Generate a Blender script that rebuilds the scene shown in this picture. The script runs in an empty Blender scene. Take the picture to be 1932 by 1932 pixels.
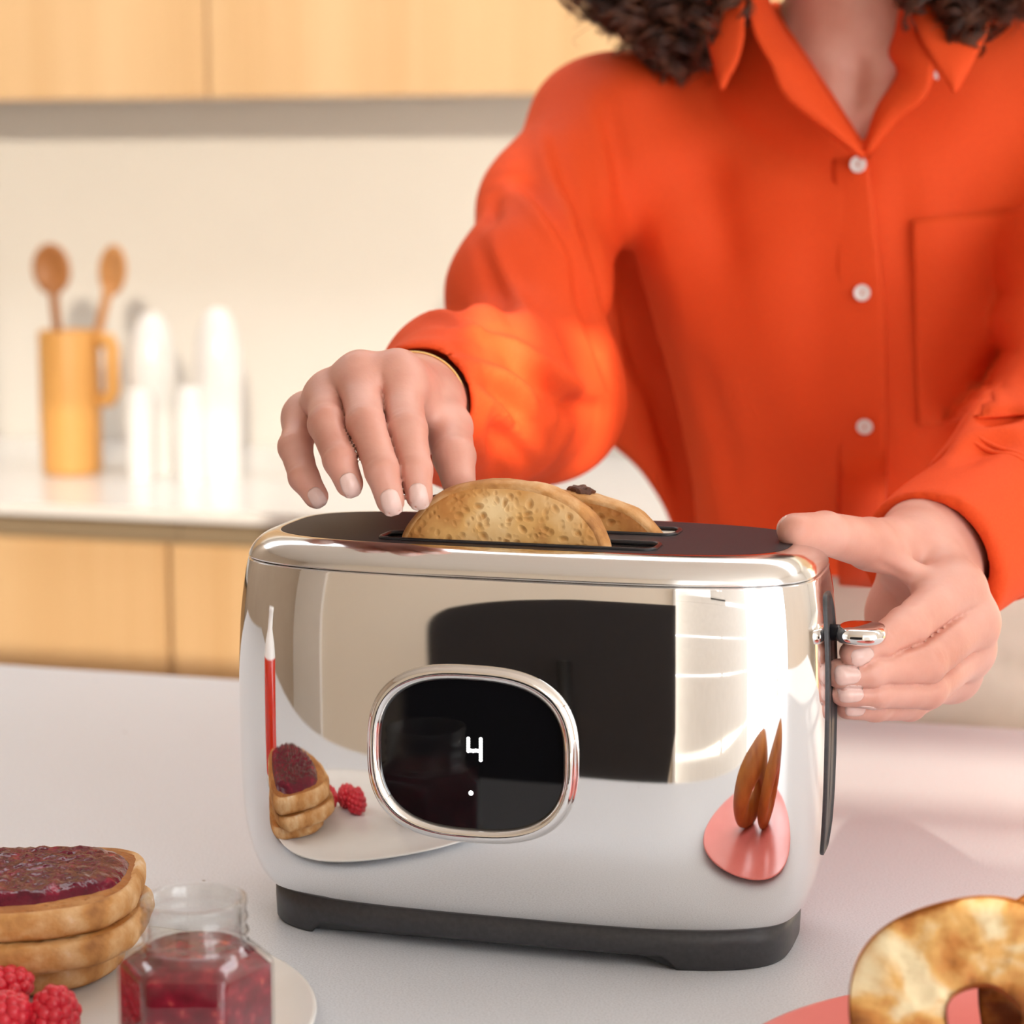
import bpy, bmesh, math, random
import numpy as np
from mathutils import Vector, Matrix

# ------------------------------------------------------------------ camera, world, sun, exposure
scene = bpy.context.scene
COL = scene.collection
FPX, YAW, PIT = 4269.0, 0.2762, 0.1437
CAM = np.array([0.2994, -1.0974, 0.38])
FW = np.array([-math.sin(YAW) * math.cos(PIT), math.cos(YAW) * math.cos(PIT), -math.sin(PIT)])
RT = np.array([math.cos(YAW), math.sin(YAW), 0.0])
UP = np.cross(RT, FW)
cam_data = bpy.data.cameras.new('camera')
cam = bpy.data.objects.new('camera', cam_data)
COL.objects.link(cam)
cam.matrix_world = Matrix(((RT[0], UP[0], -FW[0], CAM[0]), (RT[1], UP[1], -FW[1], CAM[1]),
                           (RT[2], UP[2], -FW[2], CAM[2]), (0, 0, 0, 1)))
cam_data.sensor_width = 36.0
cam_data.lens = FPX / 1932 * 36.0
cam_data.clip_start = 0.02
cam_data.dof.use_dof = True
cam_data.dof.focus_distance = 1.13
cam_data.dof.aperture_fstop = 7.1
scene.camera = cam

world = bpy.data.worlds.new('daylight')
scene.world = world
world.use_nodes = True
bg = world.node_tree.nodes['Background']
bg.inputs[0].default_value = (0.985, 0.985, 1.0, 1)
bg.inputs[1].default_value = 3.0

sun_data = bpy.data.lights.new('sun', 'SUN')
sun_data.energy = 6.3
sun_data.angle = math.radians(0.4)
sun_data.color = (1.0, 0.89, 0.73)
sun = bpy.data.objects.new('sun', sun_data)
COL.objects.link(sun)
SUN_DIR = Vector((-0.35, 0.91, -0.22)).normalized()      # the way the light travels
sun.rotation_euler = SUN_DIR.to_track_quat('-Z', 'Y').to_euler()

scene.view_settings.view_transform = 'Standard'
scene.view_settings.look = 'None'
scene.view_settings.exposure = 0.56
scene.view_settings.gamma = 1.0
scene.view_settings.use_curve_mapping = False
random.seed(4)
rng = np.random.default_rng(4)


def ony(x, y, Y):
    """world point at depth-plane Y seen where the photograph has pixel (x, y)"""
    d = FW * FPX + RT * (x - 966) + UP * (966 - y)
    return CAM + d * (Y - CAM[1]) / d[1]


def onz(x, y, z):
    d = FW * FPX + RT * (x - 966) + UP * (966 - y)
    return CAM + d * (z - CAM[2]) / d[2]


# ------------------------------------------------------------------ materials
def new_mat(name):
    m = bpy.data.materials.new(name)
    m.use_nodes = True
    nt = m.node_tree
    return m, nt, nt.nodes['Principled BSDF']


def plain(name, col, rough=0.5, metal=0.0, **kw):
    m, nt, b = new_mat(name)
    b.inputs['Base Color'].default_value = (*col, 1)
    b.inputs['Roughness'].default_value = rough
    b.inputs['Metallic'].default_value = metal
    for k, v in kw.items():
        b.inputs[k].default_value = v
    return m


def nd(nt, t, **kw):
    n = nt.nodes.new(t)
    for k, v in kw.items():
        if k in n.inputs:
            n.inputs[k].default_value = v
        else:
            setattr(n, k, v)
    return n


def ramp(nt, stops):
    r = nt.nodes.new('ShaderNodeValToRGB')
    cr = r.color_ramp
    while len(cr.elements) < len(stops):
        cr.elements.new(0.5)
    for e, (p, c) in zip(cr.elements, stops):
        e.position = p
        e.color = (*c, 1) if len(c) == 3 else c
    return r


def coords(nt, scale=(1, 1, 1), kind='Object'):
    tc = nt.nodes.new('ShaderNodeTexCoord')
    mp = nt.nodes.new('ShaderNodeMapping')
    mp.inputs['Scale'].default_value = scale
    nt.links.new(tc.outputs[kind], mp.inputs[0])
    return mp.outputs[0]


def noisy(name, stops, scale=20, detail=4, rough=0.5, stretch=(1, 1, 1), bump=0.0, bscale=None, bdist=0.001, distort=0.0, **kw):
    m, nt, b = new_mat(name)
    v = coords(nt, stretch)
    n = nd(nt, 'ShaderNodeTexNoise', Scale=scale, Detail=detail, Distortion=distort)
    nt.links.new(v, n.inputs['Vector'])
    r = ramp(nt, stops)
    nt.links.new(n.outputs['Fac'], r.inputs[0])
    nt.links.new(r.outputs[0], b.inputs['Base Color'])
    b.inputs['Roughness'].default_value = rough
    for k, val in kw.items():
        b.inputs[k].default_value = val
    if bump:
        n2 = nd(nt, 'ShaderNodeTexNoise', Scale=bscale or scale * 3, Detail=3.0)
        nt.links.new(v, n2.inputs['Vector'])
        bp = nd(nt, 'ShaderNodeBump', Strength=bump, Distance=bdist)
        nt.links.new(n2.outputs['Fac'], bp.inputs['Height'])
        nt.links.new(bp.outputs[0], b.inputs['Normal'])
    return m


def wood(name, stops, sx=9.0, sz=0.5, rough=0.45):
    m, nt, b = new_mat(name)
    v = coords(nt, (sx, sx, sz))
    n = nd(nt, 'ShaderNodeTexNoise', Scale=1.0, Detail=5.0, Distortion=0.4)
    nt.links.new(v, n.inputs['Vector'])
    v2 = coords(nt, (sx * 14, sx * 14, sz * 3))
    n2 = nd(nt, 'ShaderNodeTexNoise', Scale=1.0, Detail=3.0)
    nt.links.new(v2, n2.inputs['Vector'])
    mx = nd(nt, 'ShaderNodeMath', operation='MULTIPLY_ADD')
    nt.links.new(n2.outputs['Fac'], mx.inputs[0])
    mx.inputs[1].default_value = 0.35
    nt.links.new(n.outputs['Fac'], mx.inputs[2])
    r = ramp(nt, stops)
    nt.links.new(mx.outputs[0], r.inputs[0])
    nt.links.new(r.outputs[0], b.inputs['Base Color'])
    b.inputs['Roughness'].default_value = rough
    return m


def speckled_stone():
    m, nt, b = new_mat('white_quartz')
    v = coords(nt)
    n = nd(nt, 'ShaderNodeTexNoise', Scale=900.0, Detail=3.0)
    nt.links.new(v, n.inputs['Vector'])
    r = ramp(nt, [(0.30, (0.60, 0.62, 0.66)), (0.5, (0.705, 0.735, 0.785)), (0.72, (0.77, 0.80, 0.85))])
    nt.links.new(n.outputs['Fac'], r.inputs[0])
    vo = nd(nt, 'ShaderNodeTexVoronoi', Scale=42.0)
    nt.links.new(v, vo.inputs['Vector'])
    r2 = ramp(nt, [(0.0, (1, 1, 1)), (0.035, (1, 1, 1)), (0.05, (0, 0, 0))])
    nt.links.new(vo.outputs['Distance'], r2.inputs[0])
    sepc = nt.nodes.new('ShaderNodeSeparateColor')
    nt.links.new(vo.outputs['Color'], sepc.inputs[0])
    gt = nd(nt, 'ShaderNodeMath', operation='GREATER_THAN')
    gt.inputs[1].default_value = 0.86
    nt.links.new(sepc.outputs[0], gt.inputs[0])
    mu = nd(nt, 'ShaderNodeMath', operation='MULTIPLY')
    nt.links.new(gt.outputs[0], mu.inputs[0])
    nt.links.new(r2.outputs[0], mu.inputs[1])
    mix = nd(nt, 'ShaderNodeMix', data_type='RGBA')
    nt.links.new(mu.outputs[0], mix.inputs[0])
    nt.links.new(r.outputs[0], mix.inputs[6])
    mix.inputs[7].default_value = (0.20, 0.15, 0.12, 1)
    nt.links.new(mix.outputs[2], b.inputs['Base Color'])
    b.inputs['Roughness'].default_value = 0.42
    bp = nd(nt, 'ShaderNodeBump', Strength=0.12, Distance=0.0006)
    nt.links.new(n.outputs['Fac'], bp.inputs['Height'])
    nt.links.new(bp.outputs[0], b.inputs['Normal'])
    return m


def bread_crumb(name, light, mid, dark, seed=0.0):
    """toasted crumb: open pores and uneven browning"""
    m, nt, b = new_mat(name)
    tc = nt.nodes.new('ShaderNodeTexCoord')
    mp = nt.nodes.new('ShaderNodeMapping')
    mp.inputs['Location'].default_value = (seed, seed * 1.7, seed * .3)
    nt.links.new(tc.outputs['Object'], mp.inputs[0])
    v = mp.outputs[0]
    n = nd(nt, 'ShaderNodeTexNoise', Scale=38.0, Detail=4.0)
    nt.links.new(v, n.inputs['Vector'])
    r = ramp(nt, [(0.30, light), (0.52, mid), (0.72, dark)])
    nt.links.new(n.outputs['Fac'], r.inputs[0])
    dis = nd(nt, 'ShaderNodeTexNoise', Scale=75.0, Detail=1.0)
    nt.links.new(v, dis.inputs['Vector'])
    add = nd(nt, 'ShaderNodeMix', data_type='RGBA')
    add.inputs[0].default_value = 0.006
    nt.links.new(v, add.inputs[6])
    nt.links.new(dis.outputs['Color'], add.inputs[7])
    vo = nd(nt, 'ShaderNodeTexVoronoi', Scale=260.0, feature='SMOOTH_F1')
    nt.links.new(add.outputs[2], vo.inputs['Vector'])
    r2 = ramp(nt, [(0.0, (0.45, 0.45, 0.45)), (0.36, (1, 1, 1))])
    nt.links.new(vo.outputs['Distance'], r2.inputs[0])
    vb = nd(nt, 'ShaderNodeTexVoronoi', Scale=190.0, Randomness=1.0)
    nt.links.new(add.outputs[2], vb.inputs['Vector'])
    r3 = ramp(nt, [(0.10, (0.1, 0.1, 0.1)), (0.42, (1, 1, 1))])
    nt.links.new(vb.outputs['Distance'], r3.inputs[0])
    mul = nd(nt, 'ShaderNodeMath', operation='MULTIPLY')
    nt.links.new(r2.outputs[0], mul.inputs[0])
    nt.links.new(r3.outputs[0], mul.inputs[1])
    mix = nd(nt, 'ShaderNodeMix', data_type='RGBA', blend_type='MIX')
    nt.links.new(mul.outputs[0], mix.inputs[0])
    mix.inputs[6].default_value = (mid[0] * .74, mid[1] * .60, mid[2] * .45, 1)
    ln = nd(nt, 'ShaderNodeVectorMath', operation='LENGTH')
    mp2 = nt.nodes.new('ShaderNodeMapping')
    mp2.inputs['Scale'].default_value = (19.0, 0.0, 20.5)
    nt.links.new(tc.outputs['Object'], mp2.inputs[0])
    nt.links.new(mp2.outputs[0], ln.inputs[0])
    ad = nd(nt, 'ShaderNodeMath', operation='MULTIPLY_ADD')
    nt.links.new(n.outputs['Fac'], ad.inputs[0])
    ad.inputs[1].default_value = 0.7
    nt.links.new(ln.outputs['Value'], ad.inputs[2])
    re = ramp(nt, [(0.0, (0, 0, 0)), (0.98, (0, 0, 0)), (1.0, (1, 1, 1))])
    re.color_ramp.elements[1].position = 0.55
    mr = nd(nt, 'ShaderNodeMapRange')
    mr.inputs['From Min'].default_value = 1.05
    mr.inputs['From Max'].default_value = 1.60
    nt.links.new(ad.outputs[0], mr.inputs['Value'])
    em = nd(nt, 'ShaderNodeMix', data_type='RGBA')
    nt.links.new(mr.outputs[0], em.inputs[0])
    nt.links.new(r.outputs[0], em.inputs[6])
    em.inputs[7].default_value = (*dark, 1)
    nt.links.new(em.outputs[2], mix.inputs[7])
    nt.links.new(mix.outputs[2], b.inputs['Base Color'])
    b.inputs['Roughness'].default_value = 0.75
    bp = nd(nt, 'ShaderNodeBump', Strength=0.7, Distance=0.0014)
    nt.links.new(mul.outputs[0], bp.inputs['Height'])
    nt.links.new(bp.outputs[0], b.inputs['Normal'])
    return m


M = {}
M['stone'] = speckled_stone()
M['chrome'] = plain('polished_chrome', (0.86, 0.855, 0.85), 0.035, 1.0)
M['satin'] = plain('satin_steel', (0.80, 0.80, 0.80), 0.14, 1.0)
M['black_plastic'] = noisy('black_plastic', [(0.3, (0.030, 0.030, 0.033)), (0.7, (0.045, 0.044, 0.047))], 400, rough=0.42)
M['panel'] = noisy('dark_top_plate', [(0.3, (0.018, 0.014, 0.017)), (0.7, (0.026, 0.020, 0.024))], 500, rough=0.5, **{'Specular IOR Level': 0.3})
M['slot'] = plain('slot_black', (0.012, 0.012, 0.016), 0.3)
M['screen'] = plain('black_glass', (0.004, 0.004, 0.005), 0.02)
m, nt, b = new_mat('white_led')
b.inputs['Base Color'].default_value = (1, 1, 1, 1)
b.inputs['Emission Color'].default_value = (1, 1, 1, 1)
b.inputs['Emission Strength'].default_value = 1.6
M['led'] = m
M['maple'] = wood('light_maple', [(0.25, (0.56, 0.315, 0.135)), (0.55, (0.68, 0.435, 0.215)), (0.85, (0.75, 0.51, 0.275))])
M['pot_wood'] = wood('beech_turned', [(0.25, (0.50, 0.22, 0.05)), (0.7, (0.70, 0.36, 0.10))], 14, 2)
M['dark_spoon'] = wood('cherry_wood', [(0.25, (0.26, 0.09, 0.025)), (0.8, (0.42, 0.17, 0.05))], 20, 2)
M['light_spoon'] = wood('olive_wood', [(0.25, (0.42, 0.17, 0.05)), (0.8, (0.62, 0.30, 0.11))], 20, 2)
M['wall'] = noisy('cream_wall', [(0.3, (0.78, 0.735, 0.665)), (0.7, (0.80, 0.755, 0.685))], 3, rough=0.6)
M['white_wall'] = noisy('white_plaster', [(0.3, (0.86, 0.83, 0.79)), (0.7, (0.89, 0.86, 0.82))], 3, rough=0.7)
M['tan_wall'] = noisy('tan_plaster', [(0.3, (0.42, 0.33, 0.25)), (0.7, (0.45, 0.36, 0.27))], 3, rough=0.7)
M['floor'] = noisy('pale_floor', [(0.3, (0.50, 0.44, 0.37)), (0.7, (0.56, 0.49, 0.41))], 5, rough=0.5)
M['groove'] = plain('shadow_gap', (0.33, 0.25, 0.16), 0.6)
M['ceramic'] = noisy('white_ceramic', [(0.3, (0.84, 0.83, 0.81)), (0.7, (0.87, 0.86, 0.84))], 40, rough=0.18)
M['pink'] = noisy('coral_pink_glaze', [(0.3, (0.86, 0.235, 0.215)), (0.7, (0.90, 0.265, 0.24))], 30, rough=0.3)
M['shirt'] = noisy('orange_shirt_cloth', [(0.3, (0.80, 0.079, 0.016)), (0.7, (0.85, 0.093, 0.020))], 700, rough=0.7, bump=0.06, bscale=1800, bdist=0.0004)
M['shirt'].node_tree.nodes['Principled BSDF'].inputs['Specular IOR Level'].default_value = 0.18
M['trouser'] = noisy('cream_trouser_cloth', [(0.3, (0.62, 0.545, 0.46)), (0.7, (0.68, 0.60, 0.51))], 30, rough=0.8, bump=0.1, bscale=1500, bdist=0.0004)
M['skin'] = noisy('skin', [(0.25, (0.60, 0.26, 0.19)), (0.5, (0.69, 0.345, 0.265)), (0.75, (0.75, 0.42, 0.34))], 26, detail=5, rough=0.46,
                  bump=0.15, bscale=420, bdist=0.0006)
_b = M['skin'].node_tree.nodes['Principled BSDF']
_b.inputs['Subsurface Weight'].default_value = 0.18
_b.inputs['Subsurface Radius'].default_value = (0.010, 0.004, 0.002)
_b.inputs['Subsurface Scale'].default_value = 1.0
M['nail'] = plain('fingernail', (0.80, 0.56, 0.50), 0.22)
M['gold'] = plain('gold', (0.90, 0.58, 0.22), 0.12, 1.0)
M['button'] = noisy('pearl_button', [(0.3, (0.84, 0.83, 0.80)), (0.7, (0.92, 0.91, 0.89))], 300, rough=0.2)
M['thread'] = plain('button_thread', (0.50, 0.13, 0.06), 0.7)
M['hair'] = noisy('brown_hair', [(0.3, (0.024, 0.009, 0.006)), (0.5, (0.075, 0.028, 0.016)), (0.72, (0.24, 0.095, 0.05))], 60, rough=0.36)
M['crumb'] = bread_crumb('toasted_crumb', (0.90, 0.67, 0.36), (0.76, 0.44, 0.15), (0.47, 0.18, 0.035))
M['crumb_b'] = bread_crumb('toasted_crumb_darker', (0.70, 0.40, 0.15), (0.56, 0.25, 0.06), (0.33, 0.11, 0.02), 3.0)
M['crust'] = noisy('bread_crust', [(0.28, (0.25, 0.085, 0.018)), (0.5, (0.55, 0.26, 0.075)), (0.66, (0.72, 0.45, 0.22)), (0.8, (0.83, 0.68, 0.50))], 55,
                   detail=6, rough=0.7, bump=0.6, bscale=180, bdist=0.002)
M['char'] = noisy('charred_raisin', [(0.3, (0.05, 0.016, 0.008)), (0.7, (0.17, 0.055, 0.022))], 160, rough=0.6, bump=0.5, bdist=0.002)
M['jam'] = noisy('dark_berry_jam', [(0.3, (0.075, 0.002, 0.012)), (0.6, (0.14, 0.004, 0.020)), (0.78, (0.36, 0.016, 0.045))], 130, detail=4, rough=0.10, **{'Specular IOR Level': 0.3},
                 bump=0.4, bscale=150, bdist=0.003)
M['jar_jam'] = noisy('raspberry_jam', [(0.3, (0.13, 0.002, 0.011)), (0.55, (0.20, 0.004, 0.018)), (0.66, (0.30, 0.012, 0.03)), (0.74, (0.62, 0.12, 0.08))],
                     140, detail=3, rough=0.25, bump=0.2, bscale=120, bdist=0.002)
M['berry'] = noisy('raspberry_skin', [(0.3, (0.55, 0.006, 0.022)), (0.7, (0.80, 0.03, 0.05))], 80, rough=0.3,
                   **{'Subsurface Weight': 0.15})
M['bagel'] = noisy('toasted_bagel_face', [(0.34, (0.22, 0.065, 0.012)), (0.43, (0.55, 0.22, 0.045)), (0.51, (0.74, 0.42, 0.13)), (0.60, (0.88, 0.74, 0.46))],
                   32, detail=4, rough=0.7, bump=0.6, bscale=110, bdist=0.003, distort=0.4)
M['bagel_crust'] = noisy('bagel_crust', [(0.3, (0.30, 0.085, 0.014)), (0.6, (0.52, 0.19, 0.035)), (0.8, (0.64, 0.28, 0.07))], 30, rough=0.42)
M['black_cloth'] = noisy('black_panel_cloth', [(0.3, (0.010, 0.010, 0.013)), (0.7, (0.016, 0.016, 0.020))], 200, rough=0.85)
M['black_metal'] = plain('black_metal', (0.02, 0.02, 0.02), 0.4, 0.6)
M['frame'] = noisy('white_window_frame', [(0.3, (0.72, 0.71, 0.69)), (0.7, (0.76, 0.75, 0.73))], 20, rough=0.4)
M['red_drink'] = plain('red_cordial', (0.62, 0.03, 0.012), 0.08, **{'Coat Weight': 0.6})
m, nt, b = new_mat('clear_glass')                      # thin-walled glass: lets light through, mirrors at its edges
tr_ = nd(nt, 'ShaderNodeBsdfTransparent')
tr_.inputs[0].default_value = (0.965, 0.975, 0.97, 1)
gl_ = nd(nt, 'ShaderNodeBsdfGlossy')
gl_.inputs['Roughness'].default_value = 0.02
lw_ = nd(nt, 'ShaderNodeLayerWeight')
fr_ = ramp(nt, [(0.0, (0.05, 0.05, 0.05)), (0.5, (0.13, 0.13, 0.13)), (0.8, (0.38, 0.38, 0.38)), (1.0, (0.85, 0.85, 0.85))])
nt.links.new(lw_.outputs['Facing'], fr_.inputs[0])
mx_ = nd(nt, 'ShaderNodeMixShader')
nt.links.new(fr_.outputs[0], mx_.inputs[0])
nt.links.new(tr_.outputs[0], mx_.inputs[1])
nt.links.new(gl_.outputs[0], mx_.inputs[2])
nt.links.new(mx_.outputs[0], nt.nodes['Material Output'].inputs[0])
M['glass'] = m
m, nt, b = new_mat('fill_blind_fabric')
df_ = nd(nt, 'ShaderNodeBsdfDiffuse')
df_.inputs[0].default_value = (0.80, 0.75, 0.68, 1)
tl_ = nd(nt, 'ShaderNodeBsdfTranslucent')
tl_.inputs[0].default_value = (0.085, 0.078, 0.068, 1)  # outside light seeps through so the added blind mirrors brighter
ad_ = nd(nt, 'ShaderNodeAddShader')
nt.links.new(df_.outputs[0], ad_.inputs[0])
nt.links.new(tl_.outputs[0], ad_.inputs[1])
nt.links.new(ad_.outputs[0], nt.nodes['Material Output'].inputs[0])
M['blind'] = m
M['eye'] = plain('eye_white', (0.80, 0.78, 0.75), 0.1)
M['lip'] = plain('lip', (0.52, 0.15, 0.12), 0.4)
M['shoe'] = plain('white_shoe_leather', (0.70, 0.68, 0.64), 0.5)


# ------------------------------------------------------------------ mesh helpers
def link(name, me, mat, parent=None, smooth=True):
    o = bpy.data.objects.new(name, me)
    COL.objects.link(o)
    if mat is not None:
        me.materials.append(M[mat] if isinstance(mat, str) else mat)
    if smooth:
        me.polygons.foreach_set('use_smooth', [True] * len(me.polygons))
    if parent is not None:
        o.parent = parent
    return o


def mesh_obj(name, verts, faces, mat, parent=None, smooth=True):
    me = bpy.data.meshes.new(name)
    me.from_pydata([tuple(map(float, v)) for v in verts], [], faces)
    me.validate()
    me.update()
    return link(name, me, mat, parent, smooth)


def bm_obj(name, bm, mat, parent=None, smooth=True):
    bmesh.ops.recalc_face_normals(bm, faces=bm.faces)
    me = bpy.data.meshes.new(name)
    bm.to_mesh(me)
    bm.free()
    return link(name, me, mat, parent, smooth)


def thing(name, label, cat, loc=(0, 0, 0), group=None):
    o = bpy.data.objects.new(name, None)
    COL.objects.link(o)
    o.location = loc
    o.empty_display_size = 0.03
    return tag(o, label, cat, group)


def tag(o, label, cat, group=None, kind=None):
    o['label'] = label
    o['category'] = cat
    if group:
        o['group'] = group
    if kind:
        o['kind'] = kind
    return o


def structure(o, label, cat):
    return tag(o, label, cat, kind='structure')


def box(name, lo, hi, mat, parent=None, bevel=0.0, seg=2):
    bm = bmesh.new()
    bmesh.ops.create_cube(bm, size=1.0)
    for v in bm.verts:
        v.co = Vector([(lo[i] + hi[i]) / 2 + v.co[i] * (hi[i] - lo[i]) for i in range(3)])
    if bevel:
        bmesh.ops.bevel(bm, geom=list(bm.edges), offset=bevel, segments=seg, profile=0.5, affect='EDGES')
    return bm_obj(name, bm, mat, parent, smooth=False)


def lathe(name, prof, mat, parent=None, n=48, loc=(0, 0, 0), closed_top=True, closed_bottom=True, sides=None):
    verts, faces = [], []
    for (r, z) in prof:
        for i in range(n):
            a = 2 * math.pi * i / n
            verts.append((loc[0] + r * math.cos(a), loc[1] + r * math.sin(a), loc[2] + z))
    for k in range(len(prof) - 1):
        for i in range(n):
            j = (i + 1) % n
            faces.append((k * n + i, k * n + j, (k + 1) * n + j, (k + 1) * n + i))
    if closed_bottom:
        faces.append(tuple(range(n - 1, -1, -1)))
    if closed_top:
        faces.append(tuple(range((len(prof) - 1) * n, len(prof) * n)))
    return mesh_obj(name, verts, faces, mat, parent)


def loft(rings, cap0=True, cap1=True):
    verts, faces = [], []
    n = len(rings[0])
    for r in rings:
        verts += [tuple(p) for p in r]
    for k in range(len(rings) - 1):
        for i in range(n):
            j = (i + 1) % n
            faces.append((k * n + i, k * n + j, (k + 1) * n + j, (k + 1) * n + i))
    if cap0:
        faces.append(tuple(range(n - 1, -1, -1)))
    if cap1:
        faces.append(tuple(range((len(rings) - 1) * n, len(rings) * n)))
    return verts, faces


def tube_data(pts, rad, sides=8, closed=False):
    """verts/faces of a tube swept along pts; rad is a number or a list"""
    P = np.array(pts, float)
    n = len(P)
    R = np.full(n, rad) if np.isscalar(rad) else np.array(rad, float)
    if closed:
        T = np.roll(P, -1, 0) - np.roll(P, 1, 0)
    else:
        T = np.gradient(P, axis=0)
    T /= np.linalg.norm(T, axis=1)[:, None] + 1e-12
    up = np.array([0.0, 0, 1]) if abs(T[0][2]) < 0.9 else np.array([1.0, 0, 0])
    N = np.cross(up, T[0])
    N /= np.linalg.norm(N)
    verts, faces = [], []
    for i in range(n):
        N = N - T[i] * (N @ T[i])
        N /= np.linalg.norm(N) + 1e-12
        B = np.cross(T[i], N)
        for s in range(sides):
            a = 2 * math.pi * s / sides
            verts.append(P[i] + R[i] * (math.cos(a) * N + math.sin(a) * B))
    m_ = n if closed else n - 1
    for i in range(m_):
        k = (i + 1) % n
        for s in range(sides):
            t = (s + 1) % sides
            faces.append((i * sides + s, i * sides + t, k * sides + t, k * sides + s))
    if not closed:
        faces.append(tuple(range(sides - 1, -1, -1)))
        faces.append(tuple(range((n - 1) * sides, n * sides)))
    return verts, faces


def tube(name, pts, rad, mat, parent=None, sides=10, closed=False):
    v, f = tube_data(pts, rad, sides, closed)
    return mesh_obj(name, v, f, mat, parent)


def sup(a, b, n, count=120, ph=0.0):
    th = np.linspace(0, 2 * math.pi, count, endpoint=False) + ph
    c, s = np.cos(th), np.sin(th)
    return np.stack([a * np.sign(c) * np.abs(c) ** (2 / n), b * np.sign(s) * np.abs(s) ** (2 / n)], 1)


def catmull(pts, per=8):
    P = [np.array(p, float) for p in pts]
    P = [2 * P[0] - P[1]] + P + [2 * P[-1] - P[-2]]
    out = []
    for i in range(1, len(P) - 2):
        for k in range(per):
            t = k / per
            out.append(0.5 * ((2 * P[i]) + (-P[i - 1] + P[i + 1]) * t + (2 * P[i - 1] - 5 * P[i] + 4 * P[i + 1] - P[i + 2]) * t * t
                              + (-P[i - 1] + 3 * P[i] - 3 * P[i + 1] + P[i + 2]) * t ** 3))
    out.append(P[-2])
    return np.array(out)


def sheet(name, A, B, thick, mat, parent=None, across=6, bulge=0.0, out=(0, -1, 0)):
    """cloth strip between two edge curves of the same length, given real thickness; bulge lifts its middle"""
    A, B = np.array(A), np.array(B)
    n = len(A)
    rows = []
    for k in range(across + 1):
        t = k / across
        rows.append(A * (1 - t) + B * t + np.array(out) * bulge * math.sin(math.pi * t))
    G = np.array(rows)                          # across+1, n, 3
    du = np.gradient(G, axis=0)
    dv = np.gradient(G, axis=1)
    N = np.cross(du, dv)
    N /= np.linalg.norm(N, axis=2)[..., None] + 1e-12
    if (N @ np.array(out)).mean() < 0:
        N = -N
    F, Bk = G + N * thick / 2, G - N * thick / 2
    verts = list(F.reshape(-1, 3)) + list(Bk.reshape(-1, 3))
    off = (across + 1) * n
    idx = lambda k, i: k * n + i
    faces = []
    for k in range(across):
        for i in range(n - 1):
            q = (idx(k, i), idx(k + 1, i), idx(k + 1, i + 1), idx(k, i + 1))
            faces.append(q)
            faces.append(tuple(off + w for w in reversed(q)))
    rim = [idx(0, i) for i in range(n)] + [idx(k, n - 1) for k in range(1, across + 1)] + \
          [idx(across, i) for i in range(n - 2, -1, -1)] + [idx(k, 0) for k in range(across - 1, 0, -1)]
    for p, q in zip(rim, rim[1:] + rim[:1]):
        faces.append((p, q, off + q, off + p))
    bm = bmesh.new()
    vs = [bm.verts.new(tuple(v)) for v in verts]
    for f in faces:
        try:
            bm.faces.new([vs[i] for i in f])
        except ValueError:
            pass
    return bm_obj(name, bm, mat, parent)


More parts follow.
